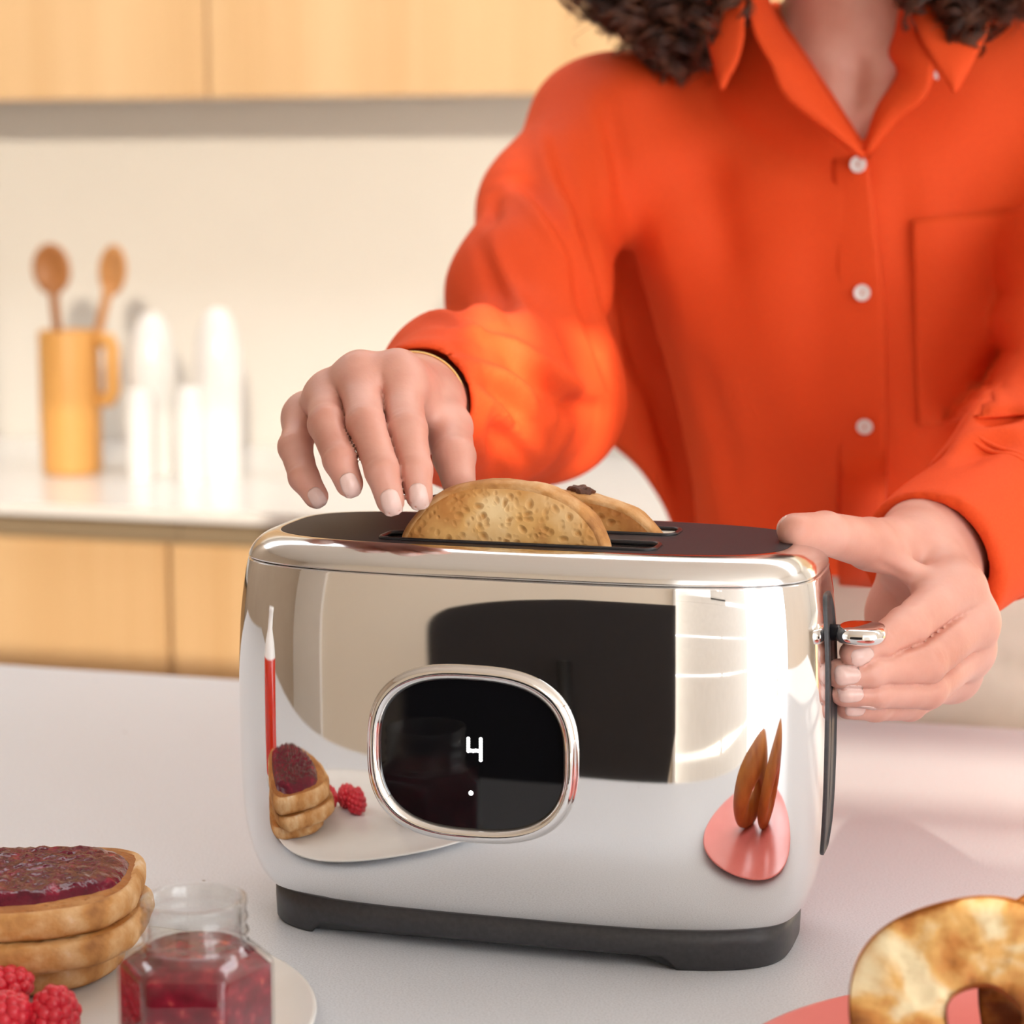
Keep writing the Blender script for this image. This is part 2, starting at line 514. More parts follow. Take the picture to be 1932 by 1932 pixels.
# ------------------------------------------------------------------ signed-distance modelling (continuous organic surfaces)
class Field:
    def __init__(self, lo, hi, res):
        self.lo, self.res = np.array(lo, float), res
        self.n = np.ceil((np.array(hi) - self.lo) / res).astype(int) + 1
        self.ax = [(self.lo[i] + res * np.arange(self.n[i])).astype(np.float32) for i in range(3)]
        self.v = np.full(self.n, 1.0, np.float32)

    def cut(self, lo, hi):
        s = []
        for i in range(3):
            a = int(np.clip(np.floor((lo[i] - self.lo[i]) / self.res), 0, self.n[i]))
            b = int(np.clip(np.ceil((hi[i] - self.lo[i]) / self.res) + 1, 0, self.n[i]))
            s.append(slice(a, b))
        return tuple(s)

    def grid(self, s):
        return (self.ax[0][s[0]][:, None, None], self.ax[1][s[1]][None, :, None], self.ax[2][s[2]][None, None, :])

    @staticmethod
    def smin(a, b, k):
        h = np.maximum(k - np.abs(a - b), 0) / k
        return np.minimum(a, b) - h * h * k * 0.25

    def cone_d(self, s, a, b, r1, r2):
        X, Y, Z = self.grid(s)
        a, b = np.array(a, float), np.array(b, float)
        ba = b - a
        L = max(ba @ ba, 1e-12)
        px, py, pz = X - a[0], Y - a[1], Z - a[2]
        t = np.clip((px * ba[0] + py * ba[1] + pz * ba[2]) / L, 0, 1)
        return np.sqrt((px - t * ba[0]) ** 2 + (py - t * ba[1]) ** 2 + (pz - t * ba[2]) ** 2) - (r1 + (r2 - r1) * t)

    def cone(self, a, b, r1, r2, k=0.01, arr=None, sub=False):
        v = self.v if arr is None else arr
        m = max(r1, r2) + k + 3 * self.res + 0.02
        s = self.cut(np.minimum(a, b) - m, np.maximum(a, b) + m)
        d = self.cone_d(s, a, b, r1, r2).astype(np.float32)
        v[s] = -self.smin(-v[s], d, k) if sub else self.smin(v[s], d, k)

    def ell(self, c, rad, k=0.01, rot=None, arr=None, sub=False):
        v = self.v if arr is None else arr
        rad = np.array(rad, float)
        m = rad.max() + k + 3 * self.res + 0.02
        c = np.array(c, float)
        s = self.cut(c - m, c + m)
        X, Y, Z = self.grid(s)
        p = [X - c[0], Y - c[1], Z - c[2]]
        if rot is not None:
            R = np.array(rot)
            p = [p[0] * R[0][i] + p[1] * R[1][i] + p[2] * R[2][i] for i in range(3)]
        k0 = np.sqrt((p[0] / rad[0]) ** 2 + (p[1] / rad[1]) ** 2 + (p[2] / rad[2]) ** 2)
        k1 = np.sqrt((p[0] / rad[0] ** 2) ** 2 + (p[1] / rad[1] ** 2) ** 2 + (p[2] / rad[2] ** 2) ** 2) + 1e-6
        d = (k0 * (k0 - 1) / k1).astype(np.float32)
        v[s] = -self.smin(-v[s], d, k) if sub else self.smin(v[s], d, k)

    def fold(self, pts, amp, w, taper=True, normals=None):
        """raise (amp>0) or sink a soft ridge of half-width w along a polyline"""
        P = np.array(pts, float)
        if len(P) < 2:
            return
        m = 3.0 * w + (0.022 if normals is not None else 0)
        s = self.cut(P.min(0) - m, P.max(0) + m)
        X, Y, Z = self.grid(s)
        best = None
        seg = np.linalg.norm(np.diff(P, axis=0), axis=1)
        cum = np.concatenate([[0], np.cumsum(seg)])
        tot = cum[-1]
        for i in range(len(P) - 1):
            ba = P[i + 1] - P[i]
            L = max(ba @ ba, 1e-12)
            px, py, pz = X - P[i][0], Y - P[i][1], Z - P[i][2]
            t = np.clip((px * ba[0] + py * ba[1] + pz * ba[2]) / L, 0, 1)
            ex, ey, ez = px - t * ba[0], py - t * ba[1], pz - t * ba[2]
            d2 = ex ** 2 + ey ** 2 + ez ** 2
            if normals is not None:              # measure across the cloth, not into it
                nn = normals[i] + normals[i + 1]
                nn = nn / (np.linalg.norm(nn) + 1e-9)
                dn = ex * nn[0] + ey * nn[1] + ez * nn[2]
                d2 = d2 - np.minimum(dn ** 2, 0.022 ** 2) * 0.94
            u = (cum[i] + t * seg[i]) / tot
            if best is None:
                best, bu = d2, u
            else:
                mk = d2 < best
                best = np.where(mk, d2, best)
                bu = np.where(mk, u, bu)
        g = np.exp(-best / (w * w))
        if taper:
            g = g * np.clip(np.sin(np.pi * np.clip(bu, 0.03, 0.97)), 0, 1) ** 0.6
        self.v[s] -= (amp * g).astype(np.float32)

    def sample(self, p):
        q = (np.asarray(p) - self.lo) / self.res
        i = np.clip(np.floor(q).astype(int), 0, self.n - 2)
        f = np.clip(q - i, 0, 1)
        r = 0.0
        for a in (0, 1):
            for b_ in (0, 1):
                for c in (0, 1):
                    wgt = (f[..., 0] if a else 1 - f[..., 0]) * (f[..., 1] if b_ else 1 - f[..., 1]) * (f[..., 2] if c else 1 - f[..., 2])
                    r = r + wgt * self.v[i[..., 0] + a, i[..., 1] + b_, i[..., 2] + c]
        return r

    def normal(self, p):
        e = self.res
        g = np.array([self.sample(p + e * np.eye(3)[i]) - self.sample(p - e * np.eye(3)[i]) for i in range(3)])
        return g / (np.linalg.norm(g) + 1e-12)

    def hit(self, x, y, y0=-0.2, y1=0.9):
        d = FW * FPX + RT * (x - 966) + UP * (966 - y)
        Ys = np.arange(y0, y1, self.res * 0.5)
        pts = CAM[None] + d[None] * ((Ys - CAM[1]) / d[1])[:, None]
        ok = np.all((pts > self.lo) & (pts < self.lo + self.res * (self.n - 1)), axis=1)
        val = np.where(ok, self.sample(pts), 1.0)
        w = np.where(val < 0)[0]
        if len(w) == 0:
            return None
        i = w[0]
        if i == 0:
            return pts[0]
        t = val[i - 1] / (val[i - 1] - val[i] + 1e-9)
        return pts[i - 1] * (1 - t) + pts[i] * t

    def hits(self, pp, per=6):
        c = catmull([(a, b_, 0) for a, b_ in pp], per) if len(pp) > 2 else np.array([(*p, 0) for p in pp])
        out = [self.hit(q[0], q[1]) for q in c]
        return [q for q in out if q is not None]

    def surface(self):
        """naive surface nets"""
        v = self.v
        s = v < 0
        nx, ny, nz = v.shape
        c = np.zeros((nx - 1, ny - 1, nz - 1), np.int8)
        corners = [(a, b_, d) for a in (0, 1) for b_ in (0, 1) for d in (0, 1)]
        for a, b_, d in corners:
            c += s[a:nx - 1 + a, b_:ny - 1 + b_, d:nz - 1 + d]
        idx = np.argwhere((c > 0) & (c < 8))
        cv = np.stack([v[idx[:, 0] + a, idx[:, 1] + b_, idx[:, 2] + d] for a, b_, d in corners], 1)
        acc = np.zeros((len(idx), 3))
        cnt = np.zeros(len(idx))
        C8 = np.array(corners, float)
        for i in range(8):
            for j in range(i + 1, 8):
                if abs(C8[i] - C8[j]).sum() != 1:
                    continue
                mk = (cv[:, i] < 0) != (cv[:, j] < 0)
                t = cv[mk, i] / (cv[mk, i] - cv[mk, j])
                acc[mk] += C8[i] + t[:, None] * (C8[j] - C8[i])
                cnt[mk] += 1
        verts = self.lo + self.res * (idx + acc / cnt[:, None])
        num = np.full(c.shape, -1, np.int64)
        num[idx[:, 0], idx[:, 1], idx[:, 2]] = np.arange(len(idx))
        quads = []
        for axis in range(3):
            sa = [slice(1, -1)] * 3
            sb = [slice(1, -1)] * 3
            sa[axis] = slice(0, -1)
            sb[axis] = slice(1, None)
            A, B = s[tuple(sa)], s[tuple(sb)]
            e = np.argwhere(A != B)
            if not len(e):
                continue
            flip = A[e[:, 0], e[:, 1], e[:, 2]]
            base = e.copy()
            o1, o2 = [(1, 2), (2, 0), (0, 1)][axis]
            base[:, o1] += 1
            base[:, o2] += 1
            q = []
            for da, db in ((-1, -1), (0, -1), (0, 0), (-1, 0)):
                p = base.copy()
                p[:, o1] += da
                p[:, o2] += db
                q.append(num[p[:, 0], p[:, 1], p[:, 2]])
            q = np.stack(q, 1)
            q[~flip] = q[~flip][:, ::-1]
            quads.append(q)
        quads = np.concatenate(quads)
        quads = quads[(quads >= 0).all(1)]
        return verts, quads


def relax(verts, quads, it=2, lam=0.5):
    V = verts.copy()
    e = np.concatenate([quads[:, [0, 1]], quads[:, [1, 2]], quads[:, [2, 3]], quads[:, [3, 0]]])
    e = np.concatenate([e, e[:, ::-1]])
    deg = np.bincount(e[:, 0], minlength=len(V))[:, None] + 1e-9
    for _ in range(it):
        for f in (lam, -lam * 1.04):
            S = np.stack([np.bincount(e[:, 0], weights=V[e[:, 1], k], minlength=len(V)) for k in range(3)], 1)
            V += f * (S / deg - V)
    return V


def quad_obj(name, verts, quads, mat, parent=None):
    me = bpy.data.meshes.new(name)
    me.vertices.add(len(verts))
    me.vertices.foreach_set('co', np.asarray(verts, np.float32).ravel())
    me.loops.add(quads.size)
    me.loops.foreach_set('vertex_index', quads.astype(np.int32).ravel())
    me.polygons.add(len(quads))
    me.polygons.foreach_set('loop_start', np.arange(0, quads.size, 4, dtype=np.int32))
    me.polygons.foreach_set('loop_total', np.full(len(quads), 4, np.int32))
    me.update()
    me.validate()
    return link(name, me, mat, parent)


# ================================================================== THE ROOM
ZF, ZC = -0.90, 1.72
structure(box('floor', (-2.7, -4.2, ZF - 0.05), (3.2, 2.1, ZF), 'floor'), 'pale stone floor of the kitchen', 'floor')
structure(box('ceiling', (-2.7, 1.25, ZC), (2.7, 2.1, ZC + 0.06), 'white_wall'), 'white kitchen ceiling', 'ceiling')
structure(box('ceiling', (-2.7, -2.3, ZC), (2.7, 0.72, ZC + 0.06), 'white_wall'), 'white ceiling on the window side of the added light gap', 'ceiling')  # ceiling gap added to brighten the back wall and cabinets
structure(box('wall_back', (-2.7, 1.99, ZF), (2.7, 2.1, ZC), 'wall'), 'smooth cream wall above the back counter', 'wall')
structure(box('wall_left', (-2.7, -2.3, ZF), (-2.6, 1.99, ZC), 'tan_wall'), 'tan plaster side wall of the kitchen', 'wall')
structure(box('wall_right', (2.6, -0.6, ZF), (2.7, 1.99, ZC), 'white_wall'), 'white plaster wall beside the side window', 'wall')
structure(box('wall_front', (-2.6, -2.3, ZF), (-1.75, -2.2, ZC), 'white_wall'), 'white plaster wall facing the back counter', 'wall')
bl = box('fill_blind', (-1.75, -2.262, ZF), (0.20, -2.255, ZC), 'blind')  # added unseen blind, brightens what the toaster front mirrors
tag(bl, 'translucent cream blind added opposite the counter to brighten the toaster reflection', 'blind')


def window_frame(n, bars, label):
    w = bpy.data.objects.new('window_%d' % n, None)
    COL.objects.link(w)
    structure(w, label, 'window')
    for lo, hi in bars:
        box('frame_bar', lo, hi, 'frame', w, 0.004, 1)
    return w


window_frame(1, [((0.20, -2.28, ZF), (0.23, -2.22, ZC)), ((2.54, -2.28, ZF), (2.60, -2.22, ZC)),
                 ((0.23, -2.28, 1.64), (2.54, -2.22, ZC)), ((0.23, -2.28, ZF), (2.54, -2.22, ZF + 0.05))],
             'white frame of the wide garden window opposite the counter')
window_frame(2, [((2.6, y, ZF), (2.66, y + 0.06, ZC)) for y in (-2.2, -1.4, -0.66)] +
             [((2.6, -2.2, 1.64), (2.66, -0.6, ZC)), ((2.6, -2.2, ZF), (2.66, -0.6, ZF + 0.05))],
             'white frame of the side window')

# added slatted screen, unseen outside the window, shaped to mask the low sun
scr = thing('sun_mask_screen', 'added white slatted screen outside the garden window, masking the sun', 'screen', (1.0, -2.42, ZF))


def mask_plank(x0, x1, z0, z1):
    o = box('mask_plank', (x0 - 1.0, -0.015, z0 - ZF), (x1 - 1.0, 0.015, z1 - ZF), 'frame', scr, 0.003, 1)


for z0, z1, x0, x1 in [(-0.85, -0.50, .2, 1.75), (-0.49, -0.16, .2, 1.75), (-0.15, 0.20, .2, 1.75), (0.21, 0.628, .2, 1.75), (0.629, 0.72, .2, 1.085),
                       (0.640, 0.650, 1.085, 1.75), (0.690, 0.848, .76, 1.75), (0.842, 0.95, .76, .905), (0.842, 0.95, 1.02, 1.75),
                       (0.952, 1.05, .76, 1.75), (1.055, 1.23, .98, 1.6)]:
    mask_plank(x0, x1, z0, z1)
for x in (.2, .98, 1.6, 1.75):
    box('mask_post', (x - 1.012, -0.05, 0), (x - 0.988, -0.015, (1.72 if x in (.2, 1.75) else 1.06) - ZF), 'frame', scr)
zz = 0.724
while zz < 1.70:
    for x0, x1 in (((.2, .98), (.98, 1.6), (1.6, 1.75)) if zz > 1.24 else ((.2, .98), (1.6, 1.75)) if zz > 1.05 else ((.2, .76),)):
        box('mask_slat', (x0 - 1.0, -0.002, zz - ZF), (x1 - 1.0, 0.002, zz + (0.0094 if zz > 1.05 else 0.0080) - ZF), 'frame', scr)
    zz += 0.0128

# ------------------------------------------------------------------ kitchen island
isl = thing('kitchen_island', 'white speckled stone island counter in the foreground', 'counter', (0, 0.04, ZF))
box('cabinet_body', (-1.7, -0.36, 0.0), (1.3, 0.38, 0.869), 'maple', isl)
box('worktop', (-1.75, -0.46, 0.87), (1.35, 0.46, 0.90), 'stone', isl, 0.0025, 2)

# ------------------------------------------------------------------ back counter
wt = box('back_worktop', (-2.58, 1.34, -0.014), (2.58, 1.985, 0.0), 'ceramic')
tag(wt, 'long pale worktop along the cream back wall', 'worktop')
xs = [-2.52, -2.02, -1.42, -0.825, -0.225, 0.375, 0.975, 1.575]
POS = ['leftmost', 'second from the left', 'third from the left', 'left of the toaster', 'hidden behind the toaster and arm',
       'behind the person', 'right end']
for i in range(len(xs) - 1):
    x0, x1 = xs[i], xs[i + 1]
    c = thing('base_cabinet', 'maple base cabinet under the back worktop, ' + POS[i], 'cabinet', (x0, 1.36, ZF), 'base cabinets along the back wall')
    w = x1 - x0
    box('carcass', (0.001, 0.035, 0.10), (w - 0.001, 0.62, 0.885), 'groove', c)
    box('door', (0.003, 0.0, 0.11), (w - 0.003, 0.02, 0.855), 'maple', c, 0.002, 1)
    box('plinth', (0.001, 0.06, 0.0), (w - 0.001, 0.10, 0.099), 'groove', c)
xu = [-2.5, -1.70, -0.944, -0.19, 0.56, 1.31]
for i in range(len(xu) - 1):
    x0, x1 = xu[i], xu[i + 1]
    w = x1 - x0
    c = thing('wall_cabinet', 'light maple wall cabinet, ' + ['leftmost', 'above the wooden utensils', 'beside the curly hair', 'behind the head',
              'right end'][i], 'cabinet', (x0, 1.78, 0.4955), 'wall cabinets')
    box('carcass', (0.001, 0.021, 0.006), (w - 0.001, 0.205, 0.75), 'wall', c)
    box('door', (0.002, 0.0, 0.0), (w - 0.002, 0.02, 0.75), 'maple', c, 0.002, 1)

# ================================================================== TOASTER
T = thing('toaster', 'polished chrome two slot toaster with black base and oval display', 'toaster', (0.0012, 0, 0))
A0, B0, NS = 0.1522, 0.0745, 3.55


def ring(inset, z, cnt=160):
    p = sup(A0 - inset, B0 - inset, NS, cnt)
    return np.c_[p, np.full(cnt, z)]


# base with feet: raised between the corner feet
def base_ring(inset, foot):
    r = ring(inset, 0.0)
    if foot:
        for p in r:
            g = min(max((0.096 - abs(p[0] + 0.010)) / 0.006, 0), 1)
            p[2] = 0.0065 * g
    return r


R0 = base_ring(0.0175, True)
R0b = base_ring(0.0162, True)
R0b[:, 2] += 0.002
v, f = loft([R0, R0b, ring(0.0158, 0.012), ring(0.0158, 0.0205)])
mesh_obj('base', v, f, 'black_plastic', T)
prof = [(0.0165, 0.0190), (0.0145, 0.0205), (0.0118, 0.0235), (0.0088, 0.0285), (0.0062, 0.035), (0.0040, 0.043), (0.0022, 0.053), (0.0010, 0.065),
        (0.0003, 0.080), (0.0, 0.10), (0.0, 0.125), (0.0003, 0.145), (0.0010, 0.160), (0.0022, 0.173), (0.0036, 0.183), (0.0050, 0.1905), (0.0053, 0.1915),
        (0.0062, 0.1920)]
prof = [tuple(q) for q in catmull([(a, b_, 0) for a, b_ in prof], 3)[:, :2]]
v, f = loft([ring(a, z) for a, z in prof])
mesh_obj('body', v, f, 'chrome', T)
prof = [(0.0066, 0.1921), (0.0057, 0.1926), (0.0055, 0.1935), (0.0066, 0.1965), (0.0086, 0.1995), (0.0115, 0.2022), (0.0148, 0.2040), (0.0180, 0.2050), (0.0205, 0.2052), (0.0210, 0.2046)]
prof = [tuple(q) for q in catmull([(a, b_, 0) for a, b_ in prof], 3)[:, :2]]
v, f = loft([ring(a, z) for a, z in prof])
mesh_obj('top_rim', v, f, 'satin', T)


def round_rect(cx, cy, hx, hy, r, seg=8):
    out = []
    for sx, sy, a0 in ((1, 1, 0), (-1, 1, 90), (-1, -1, 180), (1, -1, 270)):
        for k in range(seg + 1):
            a = math.radians(a0 + 90 * k / seg)
            out.append((cx + sx * (hx - r) + r * math.cos(a), cy + sy * (hy - r) + r * math.sin(a)))
    return out


SLOTS = [(-0.0325, 0.0115), (0.0165, 0.0115)]
SHX = 0.070
bm = bmesh.new()
ZP = 0.2053


def add_loop(pts, z):
    vs = [bm.verts.new((p[0], p[1], z)) for p in pts]
    return [bm.edges.new((vs[i], vs[(i + 1) % len(vs)])) for i in range(len(vs))], vs


e0, outer = add_loop(sup(A0 - 0.0208, B0 - 0.0208, NS, 120), ZP)
ed = list(e0)
for cy, hy in SLOTS:
    e1, _ = add_loop(round_rect(0.0, cy, SHX, hy, 0.006), ZP)
    ed += e1
bmesh.ops.triangle_fill(bm, use_beauty=True, use_dissolve=False, edges=ed)
low = bmesh.ops.extrude_edge_only(bm, edges=e0)
bmesh.ops.translate(bm, verts=[g for g in low['geom'] if isinstance(g, bmesh.types.BMVert)], vec=(0, 0, -0.0012))
pan = bm_obj('top_panel', bm, 'panel', T, smooth=False)
for cy, hy in SLOTS:
    rr = round_rect(0.0, cy, SHX, hy, 0.006)
    tube('slot_rim', [(p[0], p[1], ZP + 0.0002) for p in rr], 0.0012, 'slot', pan, 6, True)
    v, f = loft([[(p[0], p[1], ZP) for p in rr], [(p[0], p[1], ZP - 0.07) for p in rr]], False, True)
    mesh_obj('slot_well', v, f, 'slot', pan, smooth=False)

# oval display on the front face
DX, DZ = -0.0118, 0.1068


def front_y(x, z):
    return -B0 * (1 - min(abs(x / A0), 1) ** NS) ** (1 / NS)


def oval(hx, hz, y, cnt=96, n=2.75, off=0.0):
    p = sup(hx, hz, n, cnt)
    return np.stack([DX + p[:, 0], np.array([front_y(DX + q[0], 0) * off + y for q in p]), DZ + p[:, 1]], 1)


Y0 = -B0
bez = [(0.0535, 0.0440, 0.006), (0.0535, 0.0440, -0.0008), (0.0530, 0.0436, -0.0026), (0.0519, 0.0424, -0.0042), (0.0503, 0.0408, -0.0050), (0.0486, 0.0391, -0.0048),
       (0.0472, 0.0377, -0.0036), (0.0463, 0.0368, -0.0018), (0.0460, 0.0365, 0.0005)]
v, f = loft([oval(a, c, Y0 + y) for a, c, y in bez], False, False)
disp = mesh_obj('display_bezel', v, f, 'chrome', T)
disp['label'] = 'chrome oval ring around the black display'
v, f = loft([oval(0.0462, 0.0367, Y0 + 0.003), oval(0.0462, 0.0367, Y0 - 0.0012)], True, True)
scrn = mesh_obj('display_screen', v, f, 'screen', disp, smooth=False)
scrn['label'] = 'black glass display showing a white dotted 4'
bm = bmesh.new()


def dot(px, py, r):
    c = ony(px, py, Y0 - 0.0014)
    bmesh.ops.create_uvsphere(bm, u_segments=10, v_segments=6, radius=r, matrix=Matrix.Translation(Vector(c)) @ Matrix.Diagonal((1, 0.3, 1, 1)))


for k in range(6):
    dot(879.0, 1393.5 + 4.6 * k, 0.00098)
for k in range(1, 5):
    dot(879.0 + 4.7 * k, 1416.5 - (0.6 if k % 2 else 0), 0.00098)
for k in range(9):
    dot(902.5, 1394.5 + 4.9 * k, 0.00098)
dg = bm_obj('digit', bm, 'led', disp)
dg['label'] = 'white glowing dotted figure 4'
bm = bmesh.new()
dot(884, 1496, 0.00125)
bm_obj('indicator_light', bm, 'led', disp)

# lever slot on the right end and chrome lever
zs = np.linspace(0.056, 0.186, 60)
bprof = np.array([(z, a) for a, z in [(0.0040, 0.043), (0.0022, 0.053), (0.0010, 0.065), (0.0003, 0.080), (0.0, 0.10), (0.0, 0.125), (0.0003, 0.145),
                                      (0.0010, 0.160), (0.0022, 0.173), (0.0036, 0.183), (0.0050, 0.1905)]])


def end_x(y, z):
    ins = np.interp(z, bprof[:, 0], bprof[:, 1])
    return (A0 - ins) * (1 - min(abs(y / (B0 - ins)), 1) ** NS) ** (1 / NS)


def strip_ring(hy, hz, lift, cy=-0.005, cz=0.1165):
    p = sup(hy, hz, 4.0, 80)
    return [(end_x(cy + q[0], cz + q[1]) + lift, cy + q[0], cz + q[1]) for q in p]


v, f = loft([strip_ring(0.0140, 0.066, -0.002), strip_ring(0.0140, 0.066, 0.0010), strip_ring(0.0126, 0.0645, 0.0014), strip_ring(0.0118, 0.0635, 0.0004),
             strip_ring(0.0085, 0.060, 0.0003), strip_ring(0.002, 0.05, 0.0003)], True, True)
mesh_obj('lever_track', v, f, 'black_plastic', T)
LZ = 0.1622
lev = bpy.data.objects.new('lever', None)
COL.objects.link(lev)
lev.parent = T
v, f = tube_data([(0.1495, -0.004, LZ), (0.1545, -0.004, LZ), (0.1555, -0.004, LZ)], 0.0042, 16)
mesh_obj('lever_neck', v, f, 'slot', lev)
rings = []
for t in np.linspace(-1, 1, 15):
    zc = 0.0042 * math.sin(t * math.pi / 2)
    k = max(math.cos(t * math.pi / 2), 0) ** 0.55
    q = sup(0.0065 + 0.0060 * k, 0.0085 + 0.0065 * k, 2.8, 48)
    rings.append([(0.1660 + a, -0.002 + b_, LZ + zc) for a, b_ in q])
v, f = loft(rings)
mesh_obj('lever_paddle', v, f, 'chrome', lev)


# ================================================================== BREAD
def slice_outline(w, h, n=96, seed=0, wob=0.02, flat=0.5):
    """bread slice: domed top, straight-ish sides, flat bottom, in local u (width) and w (height)"""
    r = np.random.default_rng(seed)
    ph = r.random(6) * 6.28
    pts = []
    for i in range(8 * n):
        a = 2 * math.pi * i / (8 * n)
        c, s = math.cos(a), math.sin(a)
        e = 2.3 if s > 0 else 4.5
        x = np.sign(c) * abs(c) ** (2 / e)
        z = np.sign(s) * abs(s) ** (2 / e)
        k = 1 + wob * (math.sin(2 * a + ph[0]) + .6 * math.sin(3 * a + ph[1]) + .45 * math.sin(5 * a + ph[2]) + .25 * math.sin(9 * a + ph[3]))
        pts.append((w * x * k, h * z * k))
    P = np.array(pts + [pts[0]])
    cum = np.concatenate([[0], np.cumsum(np.linalg.norm(np.diff(P, axis=0), axis=1))])
    u = np.linspace(0, cum[-1], n, endpoint=False)          # even spacing along the edge
    return np.stack([np.interp(u, cum, P[:, 0]), np.interp(u, cum, P[:, 1])], 1)


def make_slice(name, label, cat, outline, th, crumb, seed, group=None, M4=None, crumb_only_top=False):
    """crumb faces in local XZ with thickness along local Y; crust is a child band"""
    r = np.random.default_rng(seed)
    n = len(outline)
    verts, faces = [], []
    ks = [0.0, 0.15, 0.3, 0.45, 0.6, 0.72, 0.83, 0.91, 0.965, 0.985]
    for side in (-1, 1):
        base = len(verts)
        for k in ks[1:]:
            for i, (x, z) in enumerate(outline):
                dome = 0.0007 * math.sin(7 * k + i * .25 + side) + r.normal() * 0.00022
                edge = -0.0018 * max(0, (k - 0.90) / 0.085) ** 2
                verts.append((x * k, side * (th / 2 + dome * (1 - k * .6) + edge), z * k))
        verts.append((0, side * th / 2, 0))
        ci = len(verts) - 1
        R = len(ks) - 1
        for q in range(R - 1):
            for i in range(n):
                j = (i + 1) % n
                fc = (base + q * n + i, base + q * n + j, base + (q + 1) * n + j, base + (q + 1) * n + i)
                faces.append(fc if side < 0 else fc[::-1])
        for i in range(n):
            j = (i + 1) % n
            faces.append((ci, base + j, base + i) if side < 0 else (ci, base + i, base + j))
    e = bpy.data.objects.new(name, None)
    COL.objects.link(e)
    tag(e, label, cat, group)
    mesh_obj('crumb', verts, faces, crumb, e)
    rings = []
    ph = r.random(n)
    for t in np.linspace(-1, 1, 9):
        k = 0.975 + 0.045 * (1 - abs(t) ** 3)
        rr = []
        for i, (x, z) in enumerate(outline):
            kk = k + 0.006 * math.sin(i * .9 + t * 2 + seed) + (ph[i] - .5) * .006
            rr.append((x * kk, t * (th / 2 - 0.0002), z * kk))
        rings.append(rr)
    v, f = loft(rings, False, False)
    # inner lip so that the crust is a band with thickness
    lip0 = [(x * .93, -th / 2 + .001, z * .93) for x, z in outline]
    lip1 = [(x * .93, th / 2 - .001, z * .93) for x, z in outline]
    v2, f2 = loft([lip0] + rings + [lip1], False, False)
    mesh_obj('crust', v2, f2, 'crust', e)
    if M4 is not None:
        e.matrix_world = M4
    return e


ta = make_slice('toast_slice', 'golden toast slice in the front toaster slot, held by the fingers', 'toast', slice_outline(0.0545, 0.049, seed=3, wob=.012), 0.0165,
                'crumb', 5, 'slices in the toaster', Matrix.Translation((-0.0062, -0.0325, 0.1865)) @ Matrix.Rotation(math.radians(-3), 4, 'Y'))
rs = np.random.default_rng(8)
bm = bmesh.new()
bmesh.ops.create_icosphere(bm, subdivisions=3, radius=1.0)
for v_ in bm.verts:
    k = 1 + .25 * math.sin(5 * v_.co.x + 2) * math.sin(4 * v_.co.y) + rs.normal() * .05
    v_.co = Vector((v_.co.x * .0095 * k, v_.co.y * .006 * k, v_.co.z * .0035 * k))
    v_.co += Vector((-0.029, 0.002, 0.0392))
bm_obj('charred_raisin', bm, 'char', ta)
tb = make_slice('toast_slice', 'darker toast slice standing in the rear toaster slot', 'toast', slice_outline(0.055, 0.047, seed=9, wob=.014), 0.0165, 'crumb_b', 7,
                'slices in the toaster', Matrix.Translation((0.0150, 0.0165, 0.1765)) @ Matrix.Rotation(math.radians(4), 4, 'Y'))
bm = bmesh.new()
bmesh.ops.create_icosphere(bm, subdivisions=3, radius=1.0)
for v_ in bm.verts:
    k = 1 + .25 * math.sin(6 * v_.co.x + 1) * math.sin(4 * v_.co.y) + rs.normal() * .05
    v_.co = Vector((v_.co.x * .007 * k, v_.co.y * .005 * k, v_.co.z * .003 * k))
    v_.co += Vector((0.002, 0.0, 0.0485))
bm_obj('charred_raisin', bm, 'char', tb)

# ------------------------------------------------------------------ white plate with jam toast stack, jar and raspberries
PC = Vector((-0.175, -0.215, 0.0))


def plate(name, label, c, R, mat):
    prof = [(R * .55, 0.0005), (R * .62, 0.0005), (R * .80, 0.002), (R * .94, 0.0045), (R, 0.0078), (R * 1.004, 0.0088), (R * .998, 0.0096), (R * .985, 0.0094), (R * .93, 0.0074),
            (R * .80, 0.0052), (R * .60, 0.0042), (R * .25, 0.0040), (0.002, 0.0040)]
    o = lathe(name, prof, mat, None, 96, (0, 0, 0))
    o.location = c
    return tag(o, label, 'plate')


plate('plate', 'round white plate under the jam toast and jam jar', PC, 0.127, 'ceramic')
ol = slice_outline(0.064, 0.053, seed=21, wob=.015)
SC = (-0.1985, -0.1535)
lab = ['bottom bread slice of the stack behind the raspberries', 'middle bread slice of the stack behind the raspberries',
       'top bread slice of the stack, spread with dark berry jam']
zt = 0.0062
STH = 0.0142
for i in range(3):
    off = [(-0.010, 0.004, .10), (0.003, -0.002, -.06), (0.0, 0.0, 0.0)][i]
    Mx = Matrix.Translation((SC[0] + off[0] - .022, SC[1] + off[1], zt + STH / 2 + 0.0003)) @ Matrix.Rotation(math.radians(18) + off[2], 4, 'Z') @ Matrix.Rotation(math.radians(90), 4, 'X')
    s_ = make_slice('bread_slice', lab[i], 'bread', ol, STH, 'crumb_b' if i == 2 else 'crumb', 31 + i, 'stacked bread slices', Mx)
    zt += STH + 0.0006
